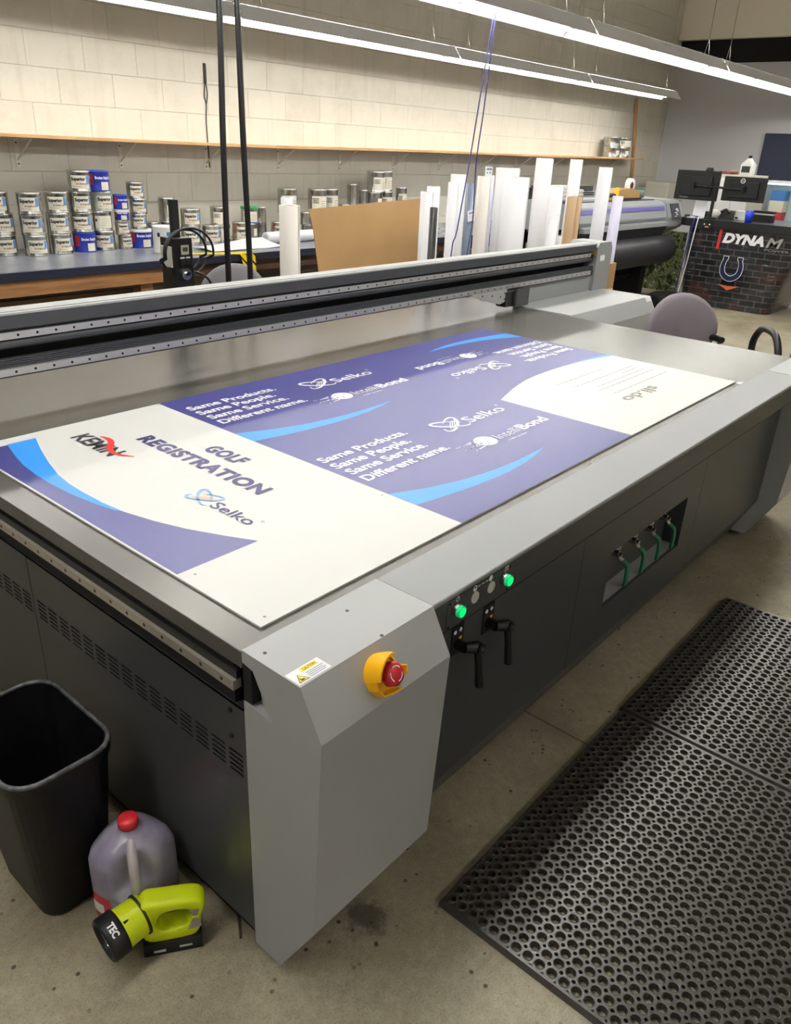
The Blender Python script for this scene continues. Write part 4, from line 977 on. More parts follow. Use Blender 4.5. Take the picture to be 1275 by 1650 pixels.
stack(10.2, 4.58, 0.12, 0.125, ['plain', 'plain'], 'the left pair on the wall shelf', z=1.546, group='cans on the wall shelf', j=0.004)
stack(10.5, 4.58, 0.12, 0.125, ['plain', 'esi'], 'the right pair on the wall shelf', z=1.548, group='cans on the wall shelf', j=0.004)

# paper on the bench
m = MB(); m.cyl((3.62, 4.16, 0.846), (4.7, 4.18, 0.846), 0.045, PAPER, n=24); m.cyl((3.619, 4.16, 0.846), (3.617, 4.16, 0.846), 0.03, mat('core_grey', (170, 170, 172)), n=20)
solo(m, 'paper_roll', (3.62, 4.16, 0.8), 'thick white paper roll lying along the blue bench', 'roll')
m = MB(); ys = [3.95, 4.02, 4.1, 4.2]; xs_ = [2.95, 3.2, 3.45, 3.62]
g_ = [[(x, y - 0.1 * (3.62 - x) * 0, 0.806 + 0.05 * max(0, (x - 2.95) / 0.67) * (j / 3) + 0.012 * math.sin(3 * i + j)) for j, y in enumerate(ys)] for i, x in enumerate(xs_)]
V = [p for row in g_ for p in row] + [(p[0], p[1], p[2] - 0.003) for row in g_ for p in row]
fs = []
for i in range(3):
    for j in range(3):
        a = i * 4 + j; fs.append((a, a + 4, a + 5, a + 1)); fs.append((16 + a, 17 + a, 21 + a, 20 + a))
m.add(V, fs, PAPER, True); solo(m, 'paper_sheet', (3.3, 4.05, 0.8), 'loose white paper sheet curling on the bench left of the lying roll', 'paper')
YT = mat('hazard_tape', (236, 208, 30), 0.4); g = NG(YT); bs = YT.node_tree.nodes['Principled BSDF']
tc = g.n('TexCoord'); wv = g.n('TexWave', bands_direction='DIAGONAL'); wv.inputs['Scale'].default_value = 9; g.l(tc.outputs['Object'], wv.inputs['Vector'])
sx_ = g.n('SeparateXYZ'); g.l(tc.outputs['Object'], sx_.inputs[0])
g.l(mix(g, ramp(g, wv.outputs['Fac'], [(0.80, (0, 0, 0, 1)), (0.84, (1, 1, 1, 1))]), lin((236, 208, 30)), lin((30, 28, 20))), bs.inputs['Base Color'])
m = MB()
pA = [(2.90, 3.98, 0.803), (3.0, 3.83, 0.803), (3.16, 3.77, 0.806), (3.2, 3.765, 0.80)]
m.add([(2.72, 3.93, 0.8035), (3.04, 3.765, 0.8035), (3.16, 3.765, 0.8035), (3.16, 3.85, 0.8035), (2.80, 3.99, 0.8035)], [(0, 1, 2, 3, 4)], YT)
m.add([(3.04, 3.765, 0.8035), (3.18, 3.765, 0.8035), (3.185, 3.760, 0.62), (3.10, 3.760, 0.64)], [(0, 3, 2, 1)], YT)
m2 = MB(); m2.v = [(x, y, z - 0.0015) for x, y, z in m.v]; m2.f = [f[::-1] for f in m.f]; m2.m = m.m; m2.sm = m.sm; m2.mats = m.mats
o0 = len(m.v); m.v += m2.v; m.f += [[i + o0 for i in f] for f in m2.f]; m.m += m2.m; m.sm += m2.sm
solo(m, 'hazard_tape', (3.1, 3.8, 0.8), 'yellow black striped hazard tape draped over the bench edge', 'tape')

# ------------------------------------------------------------------ cardboard, rolls, box
KRAFT = mat('kraft_cardboard', (162, 128, 84), 0.75, var=(3, (154, 121, 79)))
m = MB()
c0 = [(2.955, 0.25), (4.10, 0.25), (4.06, 1.226), (3.5, 1.203), (3.2, 1.190), (2.899, 1.178), (2.93, 1.05), (2.952, 0.79)]
vs = [(x, 2.78 + 0.12 * (z / 1.2), z) for x, z in c0]; n = len(c0)
m.add(vs + [(x, y + 0.005, z) for x, y, z in vs], [list(range(n)), list(range(n, 2 * n))[::-1]] + [(i, n + i, n + (i + 1) % n, (i + 1) % n) for i in range(n)], KRAFT)
o = solo(m, 'cardboard_sheet', (2.955, 2.8, 0.0), 'large flat brown cardboard sheet standing behind the printer gantry', 'cardboard')
m = MB(); m.box(2.98, 3.96, 2.765, 2.95, 0.0, 0.248, mat('pallet_wood', (120, 90, 60), 0.8)); solo(m, 'wood_crate', (3.5, 2.83, 0), 'low wooden crate under the brown cardboard sheet', 'crate')
def roll(x, y, r_, zt, label, mt=PAPER, core=(178, 150, 110), group='paper rolls standing behind the printer', lean=0.0, card=None, z0=0.0, flat=None):
    h = zt - z0
    t_ = thing('paper_roll', (x, y, z0), label, 'roll', group); t_['_loc'] = 1
    m = MB(); n = 28
    m.lathe([(0, 0), (r_, 0), (r_, h), (r_ * 0.5, h)], LOCAL, mt, n)
    m.cyl((r_ * 0.97, 0, 0), (r_ * 1.02, 0, 0), 0.0008, mt, n=6) if 0 else None
    m.prism([(r_ * 0.2, -r_ * 0.98), (r_ * 0.26, -r_ * 1.03), (r_ * 0.5, -r_ * 0.88)], 'z', 0, h, mt)
    m.build('wound_paper', t_, 0, LOCAL)
    MB().lathe([(r_ * 0.5, h - 0.0001), (r_ * 0.5, h - 0.12), (0, h - 0.12)], LOCAL, mat('core_%d_%d_%d' % core, core, 0.8), 20).build('roll_core', t_, 0, LOCAL)
    if lean: t_.rotation_euler = (0, lean, 0)
    return t_
LIL = mat('lilac_paper', (200, 198, 222), 0.5); KR = mat('kraft_tube', (158, 130, 98), 0.7); BLU = mat('slate_blue_film', (104, 116, 136), 0.35); OFF = mat('ivory_paper', (204, 199, 192), 0.6)
roll(2.335, 2.45, 0.056, 1.245, 'tall white paper roll standing alone left of the cardboard sheet', OFF, group=None)
roll(2.42, 2.56, 0.036, 1.275, 'narrow white roll poking up behind the lone tall roll')
roll(3.60, 2.52, 0.042, 1.296, 'white roll directly behind the thin black tube')
roll(3.40, 2.30, 0.024, 1.223, 'thin black tube right of the cardboard sheet', BLACK, (40, 40, 40))
roll(3.872, 2.68, 0.047, 1.317, 'white roll behind and right of the thin black tube')
roll(4.044, 2.60, 0.056, 1.399, 'taller white roll third from the cardboard sheet')
roll(3.80, 2.46, 0.034, 1.357, 'slim white roll touching the left of the taller roll')
roll(4.545, 2.85, 0.034, 1.323, 'slate blue film roll between two white rolls', BLU, (90, 100, 110))
roll(4.208, 2.50, 0.048, 1.393, 'ivory roll with a printed card on its top', OFF)
roll(4.696, 2.78, 0.030, 1.386, 'thin lilac roll right of the ivory roll', LIL)
roll(5.049, 2.86, 0.096, 1.437, 'very thick white roll, tallest of the middle bunch')
roll(4.711, 2.56, 0.103, 1.385, 'thickest white roll in front of the middle bunch')
roll(4.86, 2.34, 0.037, 1.10, 'short white roll leaning right of the thickest roll', lean=0.10)
roll(5.053, 2.40, 0.052, 1.33, 'white roll with a square seam, left of the brown tubes')
roll(5.614, 2.87, 0.073, 1.519, 'tall white roll, left of the two tallest at the back')
roll(6.127, 2.85, 0.055, 1.519, 'tall white roll behind the two brown tubes')
roll(5.499, 2.50, 0.041, 1.243, 'brown kraft tube, left of the pair', KR, (130, 96, 60))
roll(5.595, 2.51, 0.044, 1.241, 'brown kraft tube, right of the pair', KR, (130, 96, 60))
roll(6.255, 2.62, 0.060, 1.467, 'tall clean white roll right of the brown tubes')
roll(6.184, 2.43, 0.046, 1.243, 'white roll with lilac edge, rightmost of the standing rolls', LIL)
roll(5.756, 2.72, 0.061, 0.902, 'stubby white roll low between the back rolls')
m = MB(); m.box(-0.042, 0.042, -0.002, 0.002, 0, 0.062, mat('card_white', (236, 236, 236), 0.5)); m.box(-0.03, 0.03, -0.0025, -0.002, 0.04, 0.052, mat('card_blue', (110, 130, 170))); m.box(-0.026, -0.012, -0.0025, -0.002, 0.018, 0.028, mat('card_blue', (110, 130, 170))); m.box(0.006, 0.022, -0.0025, -0.002, 0.018, 0.028, mat('card_blue', (110, 130, 170)))
o = m.build('printed_card', None, 0, LOCAL); o.location = (4.212, 2.47, 1.394); tag(o, 'small white printed card standing on the ivory roll', 'card')
m = MB(); m.box(-0.045, 0.045, -0.002, 0.002, 0, 0.08, mat('card_white', (236, 236, 236), 0.5)); m.box(-0.03, 0.03, -0.0025, -0.002, 0.055, 0.066, mat('card_blue', (110, 130, 170)))
o = m.build('hanging_tag', None, 0, LOCAL); o.location = (4.53, 2.812, 1.06); o.rotation_euler = (0, -0.15, 0); tag(o, 'white tag card hanging in front of the slate blue roll', 'tag')
m = MB(); m.box(5.02, 5.24, 1.9, 2.15, 0, 0.81, KRAFT); m.box(5.02, 5.24, 1.899, 1.9, 0.60, 0.62, mat('box_tape', (206, 180, 130))); solo(m, 'cardboard_box', (5.13, 2.0, 0), 'tall brown cardboard box just right of the gantry end cap', 'box', bevel=0.003)
m = MB(); m.box(3.3, 6.4, 2.38, 2.40, 0.0, 0.5, DW); m.box(3.3, 6.4, 2.95, 2.97, 0, 0.5, DW); m.box(3.3, 3.32, 2.4, 2.95, 0, 0.5, DW); m.box(6.38, 6.4, 2.4, 2.95, 0, 0.5, DW)
# (rack front sits behind the gantry)
# ------------------------------------------------------------------ hoses, cords, mast
for x0, x1, x2, lb in ((1.839, 1.858, 1.862, 'left'), (1.979, 1.958, 1.946, 'right')):
    m = MB(); m.tube(smoothpath([(x0, 2.36, 0.01), (x0, 2.36, 0.93), (0.5 * (x0 + x1) - 0.004, 2.36, 1.55), (x1, 2.36, 2.10), (x2, 2.36, 3.2), (x2, 2.36, ZC)], 6), 0.0145, BLACK, 12)
    solo(m, 'hanging_hose', (x0, 2.36, 0), f'thick black hose hanging from the ceiling, the {lb} of the pair', 'hose', 'black hoses hanging behind the printer')
CORD = mat('blue_cord', (60, 62, 120), 0.5)
for pts, lb in (([(3.645, 2.14, 2.28), (3.56, 2.14, 1.75), (3.518, 2.14, 1.496), (3.44, 2.14, 1.1), (3.398, 2.14, 0.95), (3.38, 2.14, 0.2), (3.4, 2.2, 0.01)], 'swinging left'), ([(3.665, 2.14, 2.28), (3.625, 2.14, 1.8), (3.589, 2.14, 1.497), (3.60, 2.14, 1.15), (3.56, 2.14, 0.9), (3.5, 2.14, 0.2), (3.5, 2.2, 0.01)], 'hanging straighter')):
    m = MB(); m.tube(smoothpath(pts, 6), 0.004, CORD, 8); solo(m, 'blue_drop_cord', (pts[0][0], 2.14, 0), f'thin dark blue cord dropping from the light row, the one {lb}', 'cord', 'thin cords dropping from the light row')  # cords hanging down from the light row
t = thing('winder_stand', (1.46, 2.2, 0), 'black upright device with dial and display behind the printer gantry', 'device')
m = MB(); m.box(1.456, 1.488, 2.24, 2.27, 0.0, 1.3, BLACKM); m.build('mast', t)
m = MB(); m.box(1.42, 1.52, 2.2, 2.3, 0.88, 1.145, BLACK); m.box(1.41, 1.42, 2.21, 2.29, 1.02, 1.11, mat('pale_grey_cap', (190, 190, 184))); m.box(1.42, 1.52, 2.14, 2.2, 1.125, 1.145, BLACK) if 0 else None
m.build('control_box', t, 0.003)
m = MB(); m.box(1.458, 1.498, 2.196, 2.2, 1.075, 1.115, mat('display_frame', (170, 168, 150), 0.4)); m.box(1.465, 1.491, 2.195, 2.196, 1.088, 1.106, mat('lcd', (70, 78, 60), 0.2)); m.build('display', t)
m = MB(); m.cyl((1.476, 2.2, 0.99), (1.476, 2.19, 0.99), 0.026, STEEL); m.cyl((1.476, 2.19, 0.99), (1.476, 2.18, 0.99), 0.012, CHROME); m.build('dial', t)
m = MB(); 
for k in range(2): m.box(1.452 + 0.03 * k, 1.474 + 0.03 * k, 2.198, 2.2, 1.058, 1.064, IWHITE); m.box(1.452 + 0.03 * k, 1.474 + 0.03 * k, 2.19, 2.2, 1.03, 1.05, BLACKM); 
m.build('switches', t)
m = MB(); m.box(1.46, 1.50, 2.19, 2.2, 0.9, 0.93, LABC); m.cyl((1.40, 2.22, 0.86), (1.40, 2.22, 0.92), 0.02, STEEL); m.cyl((1.53, 2.2, 0.88), (1.55, 2.2, 0.93), 0.012, STEEL); m.build('air_fitting', t)
m = MB()
for (cx, cz, rx, rz_, yy) in ((1.475, 1.085, 0.112, 0.098, 2.17), (1.492, 1.082, 0.128, 0.106, 2.16)):
    m.tube([(cx + rx * math.cos(a), yy + (0.06 if math.sin(a) < -0.2 else 0.02), cz + rz_ * math.sin(a)) for a in [2 * PI * i / 40 for i in range(40)]], 0.0055, BLACK, 8, True)
m.build('cable_loop', t)
m = MB(); m.tube(smoothpath([(1.51, 2.19, 1.0), (1.56, 2.18, 0.98), (1.60, 2.18, 0.93), (1.62, 2.18, 0.8)], 6), 0.0055, BLACK, 8); m.build('cable', t)

# ------------------------------------------------------------------ chairs
UPH = mat('mauve_grey_fabric', (122, 114, 122), 0.8, bump=(700, 0.3)); UPG = mat('grey_fabric', (120, 118, 122), 0.8)
def chair(name, x, y, rz, zt, label, fab, hw=0.22, loop=False, hh=0.2):
    t = thing(name, (x, y, 0), label, 'chair', None, rz, True)   # faces local -y, the back plate at y = 0.2
    def oval(yc, sx, sz, zc, n=32): return [(sx * math.cos(a), yc - 0.05 * (math.cos(a) * sx / hw) ** 2, zc + sz * math.sin(a) * (1.0 if math.sin(a) > 0 else 0.85)) for a in [2 * PI * i / n for i in range(n)]]
    zc = zt - hh
    m = MB(); m.rings([oval(0.255, hw * 0.02, hh * 0.02, zc), oval(0.254, hw * 0.5, hh * 0.5, zc), oval(0.25, hw * 0.86, hh * 0.86, zc), oval(0.24, hw * 0.99, hh * 0.99, zc), oval(0.226, hw, hh, zc), oval(0.21, hw * 0.97, hh * 0.97, zc), oval(0.198, hw * 0.86, hh * 0.86, zc), oval(0.192, hw * 0.5, hh * 0.5, zc), oval(0.191, hw * 0.02, hh * 0.02, zc)], fab, True); m.build('backrest', t, 0, LOCAL)
    m = MB(); m.rings([rrect(0, -0.02, 0.2, 0.2, 0.07, 0.42), rrect(0, -0.02, 0.22, 0.22, 0.08, 0.44), rrect(0, -0.02, 0.22, 0.22, 0.08, 0.47), rrect(0, -0.02, 0.19, 0.19, 0.07, 0.485)], fab, True); m.build('seat', t, 0, LOCAL)
    m = MB(); m.tube([(0, 0.1, 0.42), (0, 0.24, 0.41), (0, 0.27, 0.5), (0, 0.26, zc)], 0.018, BLACK, 8); m.build('back_support', t, 0, LOCAL)
    for s_ in (-1, 1):
        m = MB()
        if loop: m.tube(smoothpath([(s_ * 0.2, 0.05, 0.43), (s_ * 0.27, 0.14, 0.5), (s_ * 0.28, 0.17, 0.6), (s_ * 0.28, 0.1, 0.69), (s_ * 0.28, 0.0, 0.71), (s_ * 0.28, -0.1, 0.69), (s_ * 0.28, -0.16, 0.6), (s_ * 0.27, -0.13, 0.5), (s_ * 0.2, -0.05, 0.43)], 6), 0.02, BLACK, 12)
        else:
            m.tube(smoothpath([(s_ * 0.2, 0.0, 0.43), (s_ * 0.21, 0.04, 0.46), (s_ * 0.205, 0.08, 0.6), (s_ * 0.187, 0.10, 0.67)], 5), 0.012, CHROME, 10)
            m.tube(smoothpath([(s_ * 0.185, 0.17, 0.675), (s_ * 0.187, 0.12, 0.68), (s_ * 0.185, 0.07, 0.68)], 5), 0.018, BLACK, 10)
        m.build('armrest', t, 0, LOCAL)
    m = MB(); m.cyl((0, 0, 0.1), (0, 0, 0.42), 0.025, BLACK); m.build('gas_column', t, 0, LOCAL)
    for k in range(5):
        a = 2 * PI * k / 5 + 0.3; m = MB(); m.tube([(0, 0, 0.11), (0.28 * math.cos(a), 0.28 * math.sin(a), 0.07)], [0.025, 0.015], BLACK, 8); lg = m.build('base_arm', t, 0, LOCAL)
        MB().cyl((0.28 * math.cos(a), 0.28 * math.sin(a) - 0.012, 0.028), (0.28 * math.cos(a), 0.28 * math.sin(a) + 0.012, 0.028), 0.028, BLACK, n=14).build('castor', lg, 0, LOCAL)
    return t
chair('office_chair', 3.50, 0.55, math.radians(-38), 0.905, 'mauve grey upholstered office chair behind the right end of the printer', UPH, 0.215, hh=0.2)
chair('office_chair', 4.235, 0.15, math.radians(-229), 0.80, 'office chair with black loop armrest at the right edge', UPG, 0.22, True)
chair('office_chair', 2.33, 2.99, math.radians(150), 0.915, 'grey chair back behind the gantry under the striped tape', UPG, 0.2)

# ------------------------------------------------------------------ wide format printer
PG = mat('plotter_grey', (150, 154, 158), 0.4); PGD = mat('plotter_charcoal', (58, 60, 66), 0.45); PUR = mat('plotter_violet', (104, 96, 168), 0.4)
t = thing('roll_printer', (7.6, 3.1, 0), 'wide format roll printer with violet stripe and black media roll beneath', 'printer')
m = MB(); m.prism([(3.0, 0.90), (2.96, 0.95), (3.0, 1.09), (3.06, 1.125), (3.5, 1.14), (3.6, 1.08), (3.6, 0.86), (3.1, 0.86)], 'x', 6.45, 8.6, PG); m.build('printer_body', t, 0.006)
m = MB(); m.prism([(2.995, 1.068), (2.985, 1.032), (2.975, 1.032), (2.988, 1.070)], 'x', 6.45, 8.55, PUR); m.box(6.45, 8.5, 3.1, 3.3, 1.126, 1.137, PGD); m.build('violet_stripe', t)
m = MB(); m.prism([(2.94, 0.84), (2.93, 0.95), (2.99, 1.10), (3.06, 1.132), (3.55, 1.135), (3.62, 1.06), (3.62, 0.78), (3.1, 0.76)], 'x', 8.6, 9.02, PG); m.build('end_housing', t, 0.01)
m = MB(); m.prism([(2.925, 0.94), (2.985, 1.09), (2.975, 1.095), (2.915, 0.945)], 'x', 8.68, 8.92, PGD)
for k in range(5): m.box(8.74 + 0.03 * (k % 2), 8.77 + 0.03 * (k % 2), 2.91, 2.93, 0.955 + 0.02 * k, 0.965 + 0.02 * k, IWHITE)
m.build('control_panel', t)
m = MB(); m.prism([(2.98, 0.9), (3.0, 0.80), (3.4, 0.76), (3.5, 0.86)], 'x', 6.45, 8.6, PGD); m.prism([(2.93, 0.86), (2.93, 0.90), (3.05, 0.93), (3.05, 0.86)], 'x', 6.6, 8.6, PG); m.build('media_table', t)
MR = mat('black_media', (38, 38, 42), 0.45)
m = MB(); m.cyl((6.45, 2.98, 0.60), (8.72, 2.98, 0.60), 0.155, MR, n=36); m.prism([(2.98, 0.755), (2.94, 0.86), (2.945, 0.86), (2.99, 0.757)], 'x', 6.45, 8.6, MR); m.build('media_roll', t)
for x in (6.7, 8.35):
    m = MB(); m.box(x, x + 0.12, 3.05, 3.45, 0.05, 0.8, BLACK); m.box(x - 0.02, x + 0.14, 2.8, 3.6, 0.03, 0.1, BLACK); m.build('leg', t)
m = MB(); m.cyl((6.75, 3.2, 0.3), (8.4, 3.2, 0.3), 0.04, BLACK); m.build('crossbar', t)
m = MB(); m.box(6.85, 8.1, 3.64, 3.76, 1.0, 1.19, PG); m.box(6.9, 8.05, 3.63, 3.64, 1.15, 1.162, BLACKM); m.box(6.9, 8.05, 3.63, 3.64, 1.172, 1.184, BLACKM); m.box(6.86, 8.05, 3.65, 3.75, 1.19, 1.25, PGD)
cut = MB()
t2 = thing('laminator', (7.4, 3.7, 0), 'grey wide machine with black slots behind the tall rolls', 'machine'); m.build('machine_head', t2, 0.005)
for x, dx in ((7.45, 0.40), (7.9, -0.0)): MB().prism([(x, 0), (x + 0.06, 0), (x + 0.06 - dx, 1.0), (x - dx, 1.0)], 'y', 3.66, 3.72, PG).build('leg', t2)
m = MB(); m.rings([rrect(6.66, 3.69, 0.11, 0.055, 0.03, 0.9), rrect(6.66, 3.69, 0.11, 0.055, 0.03, 1.235)], BLACK, False); m.box(6.60, 6.72, 3.65, 3.73, 0, 0.9, BLACK); solo(m, 'black_cabinet', (6.70, 3.69, 0), 'black machine box half hidden behind the thick white rolls', 'machine')
# things on the roll printer
m = MB(); m.prism([(7.55, 1.142), (8.2, 1.142), (8.2, 1.22), (7.95, 1.25), (7.72, 1.24), (7.55, 1.17)], 'y', 3.15, 3.3, KRAFT); m.box(7.7, 8.2, 3.12, 3.33, 1.14, 1.155, mat('dark_brown', (60, 36, 24), 0.6)); solo(m, 'cardboard_tray', (7.9, 3.2, 1.14), 'open tan cardboard tray on top of the roll printer', 'box')
m = MB(); m.lathe([(0.04, -0.025), (0.075, -0.025), (0.075, 0.025), (0.04, 0.025), (0.04, -0.025)], (8.02, 3.2, 1.275), WHITE, 28, 'y'); m.lathe([(0.038, -0.024), (0.038, 0.024), (0.033, 0.024), (0.033, -0.024)], (8.02, 3.2, 1.275), mat('core_brown', (110, 70, 40)), 28, 'y'); solo(m, 'tape_roll', (8.02, 3.2, 1.21), 'white tape roll standing in the cardboard tray', 'tape')
m = MB(); m.tube(smoothpath([(7.28, 3.1, 1.165), (7.40, 3.1, 1.195), (7.50, 3.1, 1.185)], 4), 0.02, BLACK, 8); m.cyl((7.50, 3.1, 1.16), (7.54, 3.1, 1.26), 0.035, YELLOW, r1=0.02); m.box(7.40, 7.52, 3.08, 3.12, 1.1445, 1.165, YELLOW); solo(m, 'tape_gun', (7.45, 3.1, 1.14), 'yellow and black tape gun left of the cardboard tray', 'tape gun')
m = MB(); m.lathe([(0, 0), (0.05, 0), (0.05, 0.09), (0, 0.09)], (8.42, 3.25, 1.146), mat('clear_jar', (150, 160, 150), 0.1, trans=0.5), 20); m.lathe([(0.052, 0.085), (0.052, 0.105), (0, 0.105)], (8.42, 3.25, 1.146), mat('jar_lid_green', (50, 80, 60), 0.4), 20); solo(m, 'glass_jar', (8.42, 3.25, 1.146), 'small jar with dark green lid on the roll printer', 'jar')
for k, (x, lb) in enumerate(((6.62, 'left'), (6.86, 'right'))):
    m = MB()
    for q in range(4 - k): m.rings([rrect(x, 3.25, 0.1, 0.07, 0.03, 1.142 + 0.035 * q), rrect(x, 3.25, 0.11, 0.08, 0.035, 1.158 + 0.035 * q), rrect(x, 3.25, 0.1, 0.07, 0.03, 1.175 + 0.035 * q)], OFF, True)
    solo(m, 'cloth_stack', (x, 3.25, 1.142), f'folded white cloths stacked on the roll printer, {lb} pile', 'cloth', 'cloth piles on the roll printer')
# ------------------------------------------------------------------ printed counter with its clutter
BP = brick_print(); FO = foliage_print()
t = thing('reception_counter', (8.84, 2.2, 0), 'curved counter wrapped in a dark brick print with white letters and horseshoe', 'counter')
def ring_c(x0, x1, ya, yb, z, r_=0.12, n=6):
    pts = []
    for (cx, cy, a0) in ((x0 + r_, ya + r_, PI), (x1, ya, 1.5 * PI), (x1, yb, 0.5 * PI), (x0 + r_, yb - r_, 0.5 * PI)):
        if cx == x1: pts.append((x1, cy, z)); continue
        for k in range(n + 1):
            a = a0 + (PI / 2) * k / n
            pts.append((cx + r_ * math.cos(a), cy + r_ * math.sin(a), z))
    return pts
m = MB(); m.rings([ring_c(8.86, 9.7, 1.70, 2.74, 0.0), ring_c(8.845, 9.7, 1.62, 2.78, 0.4), ring_c(8.84, 9.7, 1.50, 2.80, 0.87)], BP, True); m.build('counter_body', t)
CT = mat('counter_black', (26, 27, 29), 0.3)
m = MB(); m.rings([ring_c(8.80, 9.75, 1.30, 2.90, 0.87), ring_c(8.80, 9.75, 1.30, 2.90, 0.955)], CT, False); m.build('counter_top', t)
m = MB(); xx = 8.825
def TX(s_, y, z, wd, cap, mt, bold=0.05, shear=0.0, x=xx): text(m, s_, (x, y, z), (0, -1, 0), (0, 0, 1), wd, cap, mt, bold, shear)
m.v += []; 
SLR = mat('slash_red', (196, 48, 44), 0.4); SILV = mat('letter_silver', (150, 150, 150), 0.4)
m.add([(xx, 2.409, 0.651), (xx, 2.377, 0.655), (xx, 2.37, 0.868), (xx, 2.402, 0.868)], [(0, 1, 2, 3)], SLR)
TX('DYNA', 2.352, 0.732, 0.46, 0.098, IWHITE, 0.06, 0.22); TX('M', 1.872, 0.722, 0.17, 0.105, SILV, 0.02, 0.22)
TX('POWER', 1.875, 0.683, 0.26, 0.026, SILV, 0.0)
def hs(e, mt, x):
    c_ = smoothpath([(0, 2.262, 0.570), (0, 2.280, 0.520), (0, 2.287, 0.455), (0, 2.262, 0.385), (0, 2.186, 0.348), (0, 2.110, 0.385), (0, 2.085, 0.455), (0, 2.092, 0.520), (0, 2.112, 0.570)], 6); n = len(c_); V_ = []
    for i, p in enumerate(c_):
        a = c_[max(i - 1, 0)]; b_ = c_[min(i + 1, n - 1)]; t_ = (b_ - a).normalized(); nn = Vector((0, -t_.z, t_.y)); wd = 0.017 + 0.010 * math.sin(PI * i / (n - 1)) + e
        V_ += [(x, p.y + nn.y * wd, p.z + nn.z * wd), (x, p.y - nn.y * wd, p.z - nn.z * wd)]
    m.add(V_, [(2 * i, 2 * i + 1, 2 * i + 3, 2 * i + 2) for i in range(n - 1)], mt)
    for s_, cy in ((1, 2.268), (-1, 2.106)):
        m.add([(x - 0.0001, cy - 0.026 - e, 0.555 - e), (x - 0.0001, cy + 0.026 + e, 0.555 - e), (x - 0.0001, cy + 0.026 + e, 0.584 + e), (x - 0.0001, cy - 0.026 - e, 0.584 + e)], [(0, 1, 2, 3)], mt)
hs(0.006, IWHITE, 8.8225); hs(0.0, mat('horseshoe_navy', (22, 32, 70), 0.4), 8.820)
OR = mat('small_orange', (200, 100, 50), 0.5)
m.add([(xx, 2.308, 0.275), (xx, 2.24, 0.245), (xx, 2.181, 0.217), (xx, 2.12, 0.245), (xx, 2.06, 0.275), (xx, 2.12, 0.268), (xx, 2.181, 0.262), (xx, 2.24, 0.268)], [list(range(8))], OR)
m.build('front_lettering', t)
m = MB(); m.box(8.79, 8.8, 2.50, 2.60, 0.86, 0.95, BLACK); m.cyl((8.789, 2.52, 0.905), (8.785, 2.52, 0.905), 0.008, IWHITE, n=10); m.cyl((8.789, 2.58, 0.905), (8.785, 2.58, 0.905), 0.008, IWHITE, n=10); m.box(8.788, 8.79, 2.53, 2.57, 0.87, 0.885, LORG); m.build('socket_box', t)
m = MB(); m.box(-0.01, 0.01, -0.24, 0.26, 0, 0.72, FO); o = m.build('foliage_poster', None, 0, LOCAL); o.location = (9.35, 3.21, 0.03); tag(o, 'green jungle print panel standing left of the counter', 'poster')
# monitors
MB_ = mat('monitor_black', (9, 9, 10), 0.4)
t = thing('monitor_arm', (8.97, 2.60, 0.955), 'black double monitor arm clamped on the counter', 'monitor arm')
m = MB(); m.box(8.92, 9.02, 2.55, 2.65, 0.955, 0.97, BLACK); m.cyl((8.97, 2.60, 0.97), (8.97, 2.60, 1.34), 0.018, BLACK); m.build('pole', t)
m = MB(); m.tube(smoothpath([(8.97, 2.60, 1.295), (8.96, 2.70, 1.29), (8.96, 2.86, 1.30)], 4), 0.012, BLACK, 8); m.cyl((8.95, 2.86, 1.27), (8.95, 2.86, 1.33), 0.022, BLACK); m.build('swing_arm', t)
m = MB(); m.tube(smoothpath([(8.97, 2.60, 1.295), (8.96, 2.45, 1.285), (8.96, 2.29, 1.285)], 4), 0.012, BLACK, 8); m.cyl((8.95, 2.29, 1.255), (8.95, 2.29, 1.315), 0.022, BLACK); m.build('swing_arm', t)
